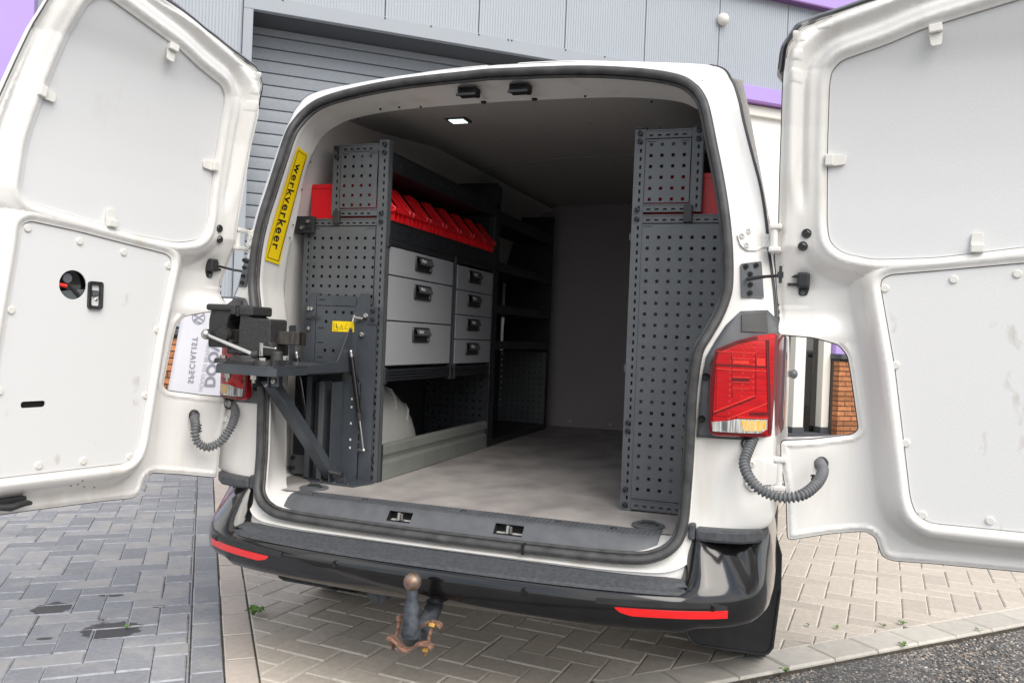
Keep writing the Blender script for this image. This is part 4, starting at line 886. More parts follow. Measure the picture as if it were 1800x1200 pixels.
LPAN = [(.306, 1.31), (.309, 1.33), (.33, 1.342), (.49, 1.358), (.64, 1.374), (.78, 1.383), (.805, 1.37), (.811, 1.30), (.85, 1.0), (.868, .72), (.862, .69), (.84, .68), (.452, .675), (.417, .695), (.402, .735), (.35, 1.09)]
W0V = ([.5, 1.35, 1.45, 1.56, 1.66, 1.75, 1.82, 1.9, 1.96, 2.03, 2.12], [-.008, -.008, -.006, -.002, .006, .016, .028, .045, .064, .092, .125])
WPAN = rnd(WPAN, .03, 3); LPAN = rnd(LPAN, .03, 3); OUT = rnd(OUT, .012, 3)
def ss(x): x = np.clip(x, 0, 1); return x*x*(3-2*x)
W0V = ([.5, 1.35, 1.45, 1.56, 1.66, 1.75, 1.82, 1.9, 1.96, 2.03, 2.12], [-.008, -.008, -.006, -.002, .006, .018, .030, .048, .076, .104, .14])
W0E = ([.5, 1.25, 1.40, 1.60, 1.75, 1.88, 1.95, 2.03, 2.12], [-.012, -.012, .004, .042, .070, .108, .124, .145, .17])
def w00(U, V): a = np.interp(V, *W0V); return a+(np.interp(V, *W0E)-a)*ss((.145-U)/.105)*(np.asarray(V) > 1.25)
def door_w(U, V, hole=None, flat=False):
    Q = np.stack([U, V], 1); w = w00(U, V); dW, dL, dO = sdist(Q, np.array(WPAN)), sdist(Q, np.array(LPAN)), -sdist(Q, np.array(OUT)); dP = np.minimum(dW, dL)
    low = ss((1.24-V)/.08); A = np.interp(V, [1.15, 1.30, 1.42], [.068, .050, .014])*(1-low*(1-ss((U-.07)/.22))); w = w+.020*low*(1-ss((U-.07)/.12))*ss((1.1-V)/.15); drop = A*ss((dP-.030)/.055)
    lip = .009*np.exp(-((dP-.018)/.012)**2)*(dP > 0)
    up_ = ss((V-1.5)/.1); gr = -.014*up_*np.exp(-((dW-.064)/.011)**2)+.006*up_*np.exp(-((dW-.092)/.010)**2)-.010*up_*np.exp(-((dW-.118)/.009)**2)*ss((V-1.85)/.05)
    rim = -.010*ss((.020-dO)/.012)*ss((V-1.15)/.1)+.006*np.exp(-((dO-.012)/.006)**2)*(V < 1.15)
    w = w-drop+lip+gr+rim; rec = ss((-dP)/.0016); w = np.where(dP < 0, np.interp(V, *W0V)+.001-.027*rec*(not flat), w)
    pk = lambda u, v, r, h: h*np.exp(-((U-u)**2+(V-v)**2)/r**2)
    w = w-pk(.100, 1.326, .032, .014)+pk(.16, .85, .05, .010)+pk(.14, 1.20, .06, .012)
    if hole: w = np.where(np.hypot(U-hole[0], V-hole[1]) < .056, w-.035, w)
    return w
def make_door(s, ang, dz):
    side = 'left' if s < 0 else 'right'
    du = Vector((-s*math.cos(ang), -math.sin(ang), 0)); nn = Vector((-s*math.sin(ang), math.cos(ang), 0)); o = Vector((s*HX, HY, 0))
    def D(u, v, w=0.): return tuple(o+du*u+nn*w+Vector((0, 0, v+dz)))
    w0 = lambda v: float(np.interp(v, *W0V))
    hole = (.645, 1.217) if s < 0 else None
    def inset(P, d): 
        P = np.array(P); r = []
        for i in range(len(P)):
            a, b, c = P[i-1], P[i], P[(i+1) % len(P)]; e1 = (b-a)/np.hypot(*(b-a)); e2 = (c-b)/np.hypot(*(c-b)); n1 = np.array((-e1[1], e1[0])); n2 = np.array((-e2[1], e2[0])); q = n1+n2; r.append(b+q*d/max(.4, 1+n1@n2))
        return [tuple(x) for x in r]
    wp = WPAN if area(WPAN) > 0 else WPAN[::-1]; lp = LPAN if area(LPAN) > 0 else LPAN[::-1]
    ex = [q for P_ in (wp, lp) for q in (P_, inset(P_, .0016), inset(P_, -.009), inset(P_, -.018), inset(P_, -.027))]
    def dense(P, st=.008):
        o_ = []
        for i in range(len(P)):
            a, b = np.array(P[i-1]), np.array(P[i]); k_ = max(1, int(np.hypot(*(b-a))/st)); o_ += [a+(b-a)*q_/k_ for q_ in range(k_)]
        return o_
    ep = np.array(sum([dense(inset(OUT, d_)) for d_ in (.006, .012, .019, .027)]+[[q_ for q_ in dense(inset(wp, -d_)) if q_[1] > 1.45] for d_ in (.045, .055, .064, .073, .083, .092, .102, .118, .130)]+[dense(inset(P_, -d_)) for P_ in (wp, lp) for d_ in (.036, .046, .058, .072, .088)], []))
    mb, V = cdt_mesh(OUT, [], lambda a, b: (0, 0, 0), .008, ex+([rring(*hole, .05)] if hole else []), ep)
    U_, V_ = V[:, 0], V[:, 1]; w = door_w(U_, V_, hole)
    n = len(V); oc = len(mb.v)
    mb.v = [D(a, b, c) for a, b, c in zip(U_, V_, w)]
    # outer skin and edge
    ow = w00(U_, V_)+np.interp(V_, [1.15, 1.42], [-.098, -.052])
    F = list(mb.f); mb.v += [D(a, b, c) for a, b, c in zip(U_, V_, ow)]
    flip = s < 0
    cnt = {}
    for f in F:
        for i in range(3):
            e = (f[i], f[(i+1) % 3]); cnt[e] = 1
    edge = [e for e in cnt if (e[1], e[0]) not in cnt]
    nf = [f if s > 0 else f[::-1] for f in F]+[tuple(q+n for q in (f[::-1] if s > 0 else f)) for f in F]+[((a, n+a, n+b, b) if s > 0 else (b, n+b, n+a, a)) for a, b in edge]
    mb.f = nf
    dr = obj('rear_door', mb, 'white', van, smooth=50, label='%s rear door swung open%s' % (side, ' with a round hole and a black latch handle in its panel' if s < 0 else ' towards the building, bare white inner panels'))
    # shade the pressed inner skin with the true slope of its surface
    e_ = .0012; gu = (door_w(U_+e_, V_, None, True)-door_w(U_-e_, V_, None, True))/(2*e_); gv = (door_w(U_, V_+e_, None, True)-door_w(U_, V_-e_, None, True))/(2*e_)
    nrm = [(nn-du*a-Vector((0, 0, 1))*b).normalized() for a, b in zip(gu, gv)]; me = dr.data; ln = []; dPn = np.minimum(sdist(V, np.array(WPAN)), sdist(V, np.array(LPAN)))
    for k_, p_ in enumerate(me.polygons):
        inn = k_ < len(F) and not any(dPn[v_] < -.0008 for v_ in p_.vertices)
        ln += [(tuple(nrm[v_]) if inn else tuple(p_.normal)) for v_ in p_.vertices]
    me.normals_split_custom_set(ln)
    # rubber edge around the door, thick black lip along the top
    lo = [(u, v) for u, v in OUT]; ins = (np.array(lo)).tolist()
    Pd = []
    for i in range(len(lo)):
        a, b = np.array(lo[i-1]), np.array(lo[i]); m = max(1, int(np.hypot(*(b-a))/.02)); Pd += [tuple(a+(b-a)*k/m) for k in range(m)]
    wq = door_w(np.array([p[0] for p in Pd]), np.array([p[1] for p in Pd]))
    obj('edge_rubber', MB().tube([D(p[0], p[1], q-.004) for p, q in zip(Pd, wq)], .0032, 6, True), 'rubber', dr, smooth=60)
    tp = [(p, q) for p, q in zip(Pd, wq) if p[1] > 1.875 and p[0] < .75]
    if tp[0][0][0] > tp[-1][0][0]: tp = tp[::-1]
    rows = []
    for i, (p, q) in enumerate(tp):
        a = np.array(tp[max(0, i-1)][0]); b = np.array(tp[min(len(tp)-1, i+1)][0]); t = (b-a)/np.hypot(*(b-a)); nv = np.array((-t[1], t[0])); nv = nv if (nv[1] > .3 or nv[0] < 0) else -nv
        k = min(1, i/3+.35)
        rows.append([D(*(np.array(p)-nv*.004), q-.006), D(*(np.array(p)+nv*.010*k), q-.004), D(*(np.array(p)+nv*.020*k), q-.014), D(*(np.array(p)+nv*.022*k), q-.05), D(*(np.array(p)-nv*.002), q-.058)])
    obj('roof_lip', MB().grid(rows), 'gloss', dr, smooth=50)
    def panel_(name, poly, holes, off, m, step):
        mb, V = cdt_mesh(poly, holes, lambda a, b: D(a, b, w0(b)+off), step)
        ed = {(f[i], f[(i+1) % 3]) for f in mb.f for i in range(3)}; bd = [e for e in ed if (e[1], e[0]) not in ed]
        if s < 0: mb.f = [f[::-1] for f in mb.f]
        for a, b in bd: mb.add([mb.v[a], mb.v[b], tuple(Vector(mb.v[b])-nn*.004), tuple(Vector(mb.v[a])-nn*.004)], [(0, 1, 2, 3)])
        return obj(name, mb, m, dr, smooth=30)
    panel_('window_panel', inset(wp, .0022), [], -.006, 'board', .03)
    hs = []
    if hole: hs = [rring(*hole, .0425, 28), rnd([(.715, .867), (.785, .867), (.785, .885), (.715, .885)], .0088, 4)]
    panel_('lower_panel', inset(lp, .0022), hs, -.004, 'board_low', .03)
    def disc(name, u, v, r, h, w, m, prof=None, seg=16, par=None):
        prof = prof or [(0, h), (r*.8, h), (r, h*.6), (r, 0)]
        mb = MB(); rows = [[D(u+q*math.cos(2*PI*k/seg), v+q*math.sin(2*PI*k/seg), w+hh) for k in range(seg+1)] for q, hh in prof]; mb.grid(rows); obj(name, mb, m, par or dr, smooth=40)
    for u, v in ((.318, 1.303), (.484, 1.329), (.63, 1.345), (.785, 1.362), (.352, 1.094), (.386, .885), (.434, .696), (.592, .70), (.728, .703), (.85, .72), (.822, 1.135), (.845, .916)): disc('panel_plug', u, v, .0108, .005, w0(v)-.004, 'clip')
    def local_box(mbx, u0, u1, v0, v1, wa, wb, tap=0.):
        mbx.add([D(u, v, q) for u in (u0, u1) for v in (v0, v1) for q in (wa, wb)], [(0, 1, 3, 2), (4, 6, 7, 5), (0, 4, 5, 1), (2, 3, 7, 6), (0, 2, 6, 4), (1, 5, 7, 3)]); return mbx
    for u, v, d in ((.168, 1.657, (1, 0)), (.41, 1.965, (.12, -1)), (.535, 1.415, (0, 1)), (.775, 1.735, (-1, -.2))):   # panel clips: a block on the frame and a tongue over the panel
        e = np.array(d)/np.hypot(*d); f = np.array((-e[1], e[0])); w = w0(v)
        def q(a, b, c): p = np.array((u, v))+e*a+f*b; return D(p[0], p[1], w+c)
        m1 = MB(); m1.add([q(a, b, c) for a in (-.016, .006) for b in (-.016, .016) for c in (-.004, .016)], [(0, 1, 3, 2), (4, 6, 7, 5), (0, 4, 5, 1), (2, 3, 7, 6), (0, 2, 6, 4), (1, 5, 7, 3)])
        k = obj('panel_clip', m1, 'clip', dr, bevel=.003)
        m2 = MB(); P = [(.006, -.016), (.034, -.013), (.038, -.009), (.038, .009), (.034, .013), (.006, .016)]; m2.prism(P, lambda p: q(p[0], p[1], -.003), lambda p: q(p[0], p[1], .003)); obj('tongue', m2, 'clip', k, bevel=.001)
    ww = lambda u, v: float(door_w(np.array([u]), np.array([v]), hole)[0])
    for u, v in (((.116, 1.452), (.106, 1.416)) if s < 0 else ((.110, 1.456), (.101, 1.421))): disc('rubber_plug', u, v, .0135, .003, ww(u, v), 'black', [(0, .0035), (.004, .0035), (.005, .001), (.0085, .001), (.0095, .004), (.0128, .004), (.0140, 0)], 20)
    disc('rubber_plug', .152, .761, .0135, .003, ww(.152, .761), 'black', [(0, .0035), (.004, .0035), (.005, .001), (.0085, .001), (.0095, .004), (.0128, .004), (.0140, 0)], 20)
    disc('hose_grommet', .172, .806, .018, .01, ww(.172, .806), 'black', [(.010, .016), (.014, .014), (.019, .008), (.021, 0)], 20)
    for (a, b, c_, d) in ((.060, .094, 1.968, 1.996), (.056, .088, 1.918, 1.948), (.056, .090, 1.862, 1.898), (.118, .160, 2.000, 2.016)):
        P = rnd([(a, c_), (b, c_), (b, d), (a, d)], .006, 3); mb, V = cdt_mesh(P, [], lambda p, q: (0, 0, 0), .006); wz = door_w(V[:, 0], V[:, 1], hole); e_ = ss(-sdist(V, np.array(P))/.004)
        mb.v = [D(p, q, z_+.0004+.0022*k_) for (p, q), z_, k_ in zip(V, wz, e_)]; mb.f = [f[::-1] for f in mb.f] if s < 0 else mb.f; obj('pressed_pad', mb, 'white', dr, smooth=60)
    # check strap housing
    bu, bv = .103, 1.3265; bw = ww(bu, bv)
    c = obj('strap_housing', local_box(MB(), bu-.016, bu+.018, bv-.022, bv+.022, bw-.004, bw+.030), 'black', dr, bevel=.006)
    P = rnd([(bu-.012, bv-.044), (bu+.012, bv-.044), (bu+.018, bv-.02), (bu+.018, bv+.02), (bu+.010, bv+.042), (bu-.012, bv+.042)], .008, 3)
    obj('flange', MB().prism(P if s < 0 else P[::-1], lambda p: D(p[0], p[1], bw-.002), lambda p: D(p[0], p[1], bw+.005)), 'black', c, bevel=.001)
    for dv in (-.036, .034): disc('bolt', bu, bv+dv, .007, .005, bw+.005, 'greyplastic', par=c, seg=10)
    for dv in (-.012, .012): obj('prong', local_box(MB(), bu-.042, bu-.016, bv+dv-.004, bv+dv+.004, bw+.006, bw+.014), 'black', c, bevel=.001)
    if s < 0:
        a = Vector(D(bu-.03, bv, bw+.012)); obj('check_strap', MB().tube([tuple(a), (-.872, .045, 1.318), (-.852, .068, 1.315)], .0042, 8), 'black', c)
        # lock works behind the round hole
        hu, hv = hole
        disc('lock_shell', hu, hv, .055, 0, w0(hv)-.020, 'gloss', [(0, -.02), (.03, -.018), (.05, -.010), (.054, .012)], 28)
        mbq = MB(); P = [(hu+.052*math.cos(a), hv+.052*math.sin(a)) for a in np.linspace(PI*1.06, PI*1.86, 12)]; mbq.prism(P, lambda p: D(p[0], p[1], w0(hv)-.032), lambda p: D(p[0], p[1], w0(hv)-.016)); obj('lock_plate', mbq, 'gloss_grey', dr, bevel=.002)
        m = MB(); m.tube([D(hu+.012, hv+.018, w0(hv)-.03), D(hu+.012, hv+.018, w0(hv)-.012)], .014, 14); obj('lock_knob', m, 'gloss_grey', dr, smooth=40)
        m = MB(); m.tube([D(hu+.040, hv-.002, w0(hv)-.012), D(hu+.016, hv-.005, w0(hv)-.010)], .006, 10); obj('red_lever', m, 'redlens2', dr, smooth=40)
        m = MB(); m.tube([D(hu+.01, hv+.002, w0(hv)-.014), D(hu-.02, hv-.024, w0(hv)-.014), D(hu-.036, hv-.04, w0(hv)-.016)], [.004, .006, .004], 8); obj('lock_arm', m, 'black', dr, smooth=40)
        disc('slot_back', .75, .876, .04, 0, w0(.876)-.014, 'dark', [(0, 0), (.045, 0)], 16)
        # latch handle
        P = rnd([(.553, 1.150), (.599, 1.150), (.599, 1.232), (.553, 1.232)], .010, 4); I = rnd([(.562, 1.160), (.590, 1.160), (.590, 1.222), (.562, 1.222)], .005, 4)
        w = w0(1.2)-.004; n = len(P); m = MB(); m.add([D(*p, w) for p in P]+[D(*p, w+.010) for p in P]+[D(*p, w+.008) for p in I]+[D(*p, w-.012) for p in I], [(k*n+i, k*n+(i+1) % n, (k+1)*n+(i+1) % n, (k+1)*n+i) for k in range(3) for i in range(n)]+[tuple(range(3*n, 4*n))])
        lh = obj('latch_handle', m, 'black', dr, smooth=40); obj('latch_lever', local_box(MB(), .566, .586, 1.188, 1.206, w-.010, w+.008), 'greyplastic', lh, bevel=.002); obj('latch_tongue', MB().add([D(.566, 1.186, w+.004), D(.586, 1.186, w-.008), D(.586, 1.164, w-.004), D(.568, 1.164, w-.002)], [(0, 1, 2, 3)]), 'steel', lh)
        bl = obj('bottom_latch', local_box(MB(), .745, .95, .594, .618, -.085, -.030), 'black', dr, bevel=.004); obj('latch_claw', MB().tube([D(.735, .596, -.03), D(.76, .602, -.018), D(.80, .596, -.014), D(.84, .602, -.018)], [.006, .010, .011, .008], 8), 'iron', bl, smooth=50)
        for u, v in ((.62, .63), (.595, .643), (.60, .632), (.56, .616), (.515, .606)): disc('paint_chip', u, v, .004, .0004, ww(u, v)+.0003, 'rust', [(0, 0), (.0035, 0)], 7)
    return dr
make_door(-1, 1.7193, .006); make_door(1, 3.0683, -.006)
# ================================================================== RACKS
def hole_row(a, b, p): n = max(1, int(round((b-a)/p))); return list(np.linspace(a, b, n+1))
def upright(x0, x1, y, z0, z1, par, name='upright', m='rack', depth=.034):   # channel post with a row of slots on its rear face
    xc = (x0+x1)/2; zs = list(np.arange(z0+.02, z1-.012, .027)); mb = MB().perf(x0, x1, z0, z1, [xc+.004], zs, .0065, .013, y, .0025)
    mb.box(x0, x0+.0025, y+.0026, y+depth, z0, z1).box(x1-.0025, x1, y+.0026, y+depth, z0, z1)
    n = 4
    for k in range(n): mb.box(x1+.0001, x1+.0022, y+.003+k*depth/n, y+.003+k*depth/n+depth/n*.45, z0, z1)
    o = obj(name, mb, m, par); obj('slot_back', MB().box(x0+.003, x1-.003, y+.014, y+.016, z0+.005, z1-.005), 'rackdark_shade', o); return o
def crossbar(x0, x1, y, z0, z1, par, m='rack'):
    zc = (z0+z1)/2; hx = list(np.arange(x0+.018, x1-.01, .027)); mb = MB().perf(x0, x1, z0, z1, hx, [zc-.004], .013, .006, y, .0025); mb.box(x0, x1, y-.0022, y-.0001, z1-.004, z1).box(x0, x1, y-.0022, y-.0001, z0, z0+.003)
    mb.box(x0, x1, y+.012, y+.014, z0, z1); return obj('crossbar', mb, m, par)
def screw(x, y, z, par, r=.009, m='rackdark_shade', axis='y'):
    return obj('bolt', lathe(MB(), [(0, -.004), (r*.42, -.004), (r*.46, -.008), (r*.94, -.007), (r, 0)], (x, y, z), axis, 14), m, par, smooth=30)
def perf_panel(x0, x1, z0, z1, hx, hz, y, par, hs=.0105):
    o = obj('perforated_panel', MB().perf(x0, x1, z0, z1, hx, hz, hs, hs, y, .0018), 'rack', par)
    fr = MB()
    for a, b in ((x0+.004, x0+.034), (x1-.034, x1-.004)):
        fr.box(a, b, y-.0006, y+.0001, z1-.008, z1-.006)
    obj('panel_slit', fr, 'dark', o); return o
YL, YR = .373, .362; PT = .036
lr = thing('storage_rack', 'dark grey storage rack with silver drawers along the left wall of the van', 'rack', (-.63, .95, .566))
# rear end frame
upright(-.691, -.659, YL, 1.555, 1.820, lr); upright(-.497, -.458, YL, 1.5455, 1.832, lr); upright(-.497, -.458, YL, .566, 1.5445, lr); upright(-.806, -.772, YL, .566, 1.53, lr)
crossbar(-.658, -.498, YL, 1.792, 1.820, lr); crossbar(-.658, -.498, YL, 1.552, 1.578, lr); crossbar(-.771, -.498, YL, 1.516, 1.5435, lr); crossbar(-.771, -.498, YL, .57, .60, lr)
perf_panel(-.655, -.501, 1.582, 1.790, [-.638+PT*i for i in range(4)], [1.7729-PT*j for j in range(6)], YL-.003, lr)
perf_panel(-.7715, -.5005, .605, 1.512, [-.7703+.014+PT*i for i in range(8)][:8], [1.4686-PT*j for j in range(23)], YL-.003, lr)
for x, z in ((-.475, 1.815), (-.475, 1.785), (-.675, 1.806), (-.675, 1.775), (-.478, 1.560), (-.478, 1.530), (-.480, .888), (-.48, .865), (-.48, .82), (-.48, .655), (-.48, .625), (-.48, .585), (-.79, .625), (-.79, .585)): screw(x, YL-.001, z, lr)
obj('corner_clip', MB().box(-.676, -.648, YL-.014, YL-.003, 1.522, 1.572), 'black', lr, bevel=.003)
bk = obj('wall_bracket', MB().box(-.828, -.752, YL-.022, YL-.006, 1.486, 1.550).box(-.834, -.826, YL-.022, YL+.03, 1.486, 1.552), 'black', lr, bevel=.002)
for x, z in ((-.775, 1.530), (-.800, 1.506)): screw(x, YL-.022, z, bk, .008, 'steel')
obj('bracket_slot', MB().box(-.79, -.765, YL-.0232, YL-.0221, 1.500, 1.507), 'dark', bk)
# long side facing the aisle (X = -.456)
XL = -.456
def sbox(x0, x1, y0, y1, z0, z1): return MB().box(x0, x1, y0, y1, z0, z1)
def rail(y0, y1, z0, z1, par, x=XL, holes=True, m='rackdark_shade'):
    mb = MB(); hz = [(z0+z1)/2]; hy = list(np.arange(y0+.07, y1-.03, .075)) if holes else []
    t = MB().perf(y0, y1, z0, z1, hy, hz, .007, .009, 0, .002); t.xf(lambda p: (x-p[1], p[0], p[2])); mb.add(t.v, t.f)
    mb.box(x-(.36 if z0 < 1.7 else .20) if x < 0 else x, x-.0025, y0, y1, z0+.002, z0+.005).box(x+.0002, x+.003, y0, y1, z1-.003, z1)
    return obj('shelf', mb, m, par)
rail(.408, 1.518, 1.722, 1.792, lr); rail(.408, 1.518, 1.472, 1.540, lr)
obj('post', sbox(-.495, XL, 1.522, 1.560, .566, 1.80), 'rackdark_shade', lr, bevel=.002)
obj('top_profile', sbox(-.47, XL+.004, .405, 1.518, 1.448, 1.470), 'rackdark_shade', lr, bevel=.003); obj('end_cap', sbox(-.47, XL+.010, .378, .404, 1.438, 1.478), 'black', lr, bevel=.003); obj('end_cap', sbox(-.47, XL+.009, 1.020, 1.046, 1.436, 1.472), 'black', lr, bevel=.003)
mb = sbox(-.47, XL+.002, .41, 1.518, .938, .984)
for k in range(4): mb.box(XL+.0021, XL+.0065, .41, 1.518, .940+k*.0115, .946+k*.0115)
obj('bottom_profile', mb, 'rackdark_shade', lr)
sl = MB()
for y in np.arange(.44, 1.5, .022): sl.box(XL+.0066, XL+.0078, y, y+.012, .965, .971)
obj('profile_slots', sl, 'dark', lr, kind='stuff')
for y in (.398, 1.012, 1.056, 1.505): obj('end_cap', sbox(-.47, XL+.010, y-.010, y+.012, .928, .990), 'black', lr, bevel=.003)
obj('divider_post', sbox(-.47, XL+.002, 1.016, 1.056, .985, 1.446), 'rackdark_shade', lr, bevel=.004); obj('divider_groove', sbox(XL+.0021, XL+.004, 1.027, 1.033, .985, 1.446), 'rack', lr); obj('divider_groove', sbox(XL+.0021, XL+.004, 1.041, 1.046, .985, 1.446), 'rack', lr)
obj('side_profile', sbox(-.4579, -.4548, .378, .400, .566, 1.82), 'rackdark_shade', lr)
for y_ in (.381, .387, .393): obj('profile_rib', sbox(-.4547, -.4535, y_, y_+.0025, .566, 1.82), 'rack', lr)
obj('carcass', sbox(-.80, -.475, .42, 1.515, .99, 1.445), 'rackdark_shade', lr)
def drawer(y0, y1, z0, z1, hy):
    d = obj('drawer_front', sbox(XL-.016, XL, y0, y1, z0, z1), 'drawer', lr, bevel=.002)
    w, h = (.079, .062) if y0 < .9 else (.079, .058); zc = z1-.012-h/2 if z1-z0 < .13 else z1-.016-h/2
    P = rnd([(hy-w, zc-h/2), (hy+w, zc-h/2), (hy+w, zc+h/2), (hy-w, zc+h/2)], .012, 4); n = len(P); I = [(hy+(a-hy)*.86, zc+(b-zc)*.82) for a, b in P]; X = XL
    m = MB(); m.add([(X+.0002, a, b) for a, b in P]+[(X+.006, hy+(a-hy)*.96, zc+(b-zc)*.95) for a, b in P]+[(X+.006, a, b) for a, b in I]+[(X+.0008, hy+(a-hy)*.95, zc+(b-zc)*.95) for a, b in I], [(k*n+i, k*n+(i+1) % n, (k+1)*n+(i+1) % n, (k+1)*n+i) for k in range(3) for i in range(n)]+[tuple(range(3*n, 4*n))])
    hd = obj('handle', m, 'handle', d, smooth=40)
    g = MB(); rows = []
    for y in np.linspace(hy-w*.82, hy+w*.82, 5): rows.append([(X+.001, y, zc+h*.40), (X+.012, y, zc+h*.36), (X+.020, y, zc+h*.02), (X+.016, y, zc-h*.06), (X+.001, y, zc+h*.02)])
    obj('grip', g.grid(rows, False), 'greyplastic', hd, smooth=40)
    tm = text_mesh('Work', .021, .0003, 1, 'LEFT', .0006); tm.xf(lambda p: (X+.0178+p[2], hy-w*.62+p[0]*.8, zc+h*.20+p[1]*.85)); obj('lettering', tm, 'paint_print', hd)
for z0, z1 in ((1.340, 1.444), (1.169, 1.335), (.998, 1.164)): drawer(.402, 1.010, z0, z1, .703)
for k in range(4): z1 = 1.438-k*.112; drawer(1.062, 1.515, z1-.1075, z1, 1.27)
obj('back_shade_sheet', sbox(-.81, -.806, .41, 1.56, .60, .985), 'rackdark_shade', lr); obj('dark_end_sheet', sbox(-.79, XL-.0005, 1.5610, 1.5622, .94, 1.90), 'rackdark_shade', lr); obj('upper_shade_sheet', sbox(-.70, -.696, .41, 1.56, 1.70, 1.82), 'rackdark_shade', lr)  # dark sheets added to block the pale lining and keep this corner black
# low stopper board, perforated divider below the drawers
rows = []
for y in (.412, 1.52): rows.append([(XL+q, y, z) for q, z in ((-.03, .568), (0, .568), (0, .628), (-.012, .640), (-.012, .652), (.0, .664), (.0, .694), (-.01, .699), (-.03, .699))])
obj('stopper_board', MB().grid(rows), 'stopper', lr, smooth=20); obj('stopper_end', sbox(XL-.035, XL+.004, .395, .411, .566, .703), 'rackdark_shade', lr, bevel=.002)
pp = MB().perf(-.80, -.462, .60, .93, [-.785+PT*i for i in range(9)], [.905-PT*j for j in range(9)], .010, .010, 1.515, .002); obj('perforated_panel', pp, 'rackdark_shade', lr)
obj('side_rail', sbox(-.80, -.76, .40, 1.51, .566, .60), 'rackdark_shade', lr)
# rack deeper inside, raised to the ceiling and coloured darker to look unlit
fr_ = thing('storage_rack', 'unlit dark shelving rack between the drawer rack and the bulkhead', 'rack', (-.63, 2.05, .566))
for y in (1.563, 2.535):
    t = MB().perf(y, y+.034, .566, 1.88, [y+.017], list(np.arange(.59, 1.86, .027)), .007, .014, 0, .002); t.xf(lambda p: (XL-p[1], p[0], p[2])); t.box(-.76, XL-.0025, y+.034, y+.036, .566, 1.88); obj('upright', t, 'rackdark_shade', fr_)
for z in (1.245, 1.060, 1.46): rail(1.60, 2.533, z, z+.042, fr_)
rail(1.60, 2.533, 1.70, 1.76, fr_)
obj('base_rail', sbox(-.80, XL, 1.60, 2.533, .566, .600), 'rackdark_shade', fr_, bevel=.002)
pp = MB().perf(-.80, -.462, .60, 1.04, [-.785+PT*i for i in range(9)], [1.02-PT*j for j in range(12)], .010, .010, 2.53, .002); obj('perforated_panel', pp, 'rack', fr_)
obj('back_shade_sheet', sbox(-.770, -.766, 1.60, 2.53, .6, 1.88), 'rackdark_shade', fr_)
# right rack
rr_ = thing('storage_rack', 'tall perforated dark grey rack along the right wall of the van', 'rack', (.63, 1.0, .566))
upright(.457, .492, YR, 1.5455, 1.826, rr_); upright(.457, .492, YR, .562, 1.5445, rr_); upright(.644, .679, YR, 1.552, 1.826, rr_)
crossbar(.493, .643, YR, 1.794, 1.822, rr_); crossbar(.493, .643, YR, 1.552, 1.578, rr_); crossbar(.493, .80, YR, 1.516, 1.5435, rr_); crossbar(.493, .80, YR, .572, .606, rr_)
perf_panel(.4955, .641, 1.582, 1.790, [.5129+PT*i for i in range(4)], [1.7729-PT*j for j in range(6)], YR-.003, rr_)
perf_panel(.4935, .80, .609, 1.512, [.5128+PT*i for i in range(8)], [1.4686-PT*j for j in range(24)], YR-.003, rr_)
upright(.801, .835, YR, .566, 1.53, rr_)
for x, z in ((.474, 1.812), (.474, 1.786), (.664, 1.815), (.664, 1.787), (.473, 1.560), (.473, 1.530), (.472, .857), (.472, .83), (.472, .635), (.472, .585)): screw(x, YR-.001, z, rr_)
for x in (.457, .645): obj('post_cap', MB().box(x-.001, x+.036, YR-.004, YR+.036, 1.8262, 1.834), 'black', rr_, bevel=.002)
obj('corner_clip', MB().box(.627, .655, YR-.014, YR-.003, 1.516, 1.574), 'black', rr_, bevel=.003)
for z, y in ((1.475, .395), (1.035, .395)): obj('side_tab', MB().box(.444, .4568, y, y+.02, z-.012, z+.012), 'rack', rr_, bevel=.002)
obj('dark_end_sheet', MB().box(.800, .803, YR+.04, 1.6, .6, 1.5), 'rackdark_shade', rr_); obj('shelf', MB().box(.462, .80, YR+.04, 1.6, 1.535, 1.545), 'rackdark_shade', rr_); obj('shelf', MB().box(.462, .78, YR+.04, 1.6, 1.75, 1.76), 'rackdark_shade', rr_)
for z in (1.15, .85, .60): obj('shelf', MB().box(.462, .80, YR+.04, 1.6, z, z+.01), 'rackdark_shade', rr_)
obj('inner_upright', MB().box(.457, .49, 1.55, 1.585, .566, 1.82), 'rackdark_shade', rr_)
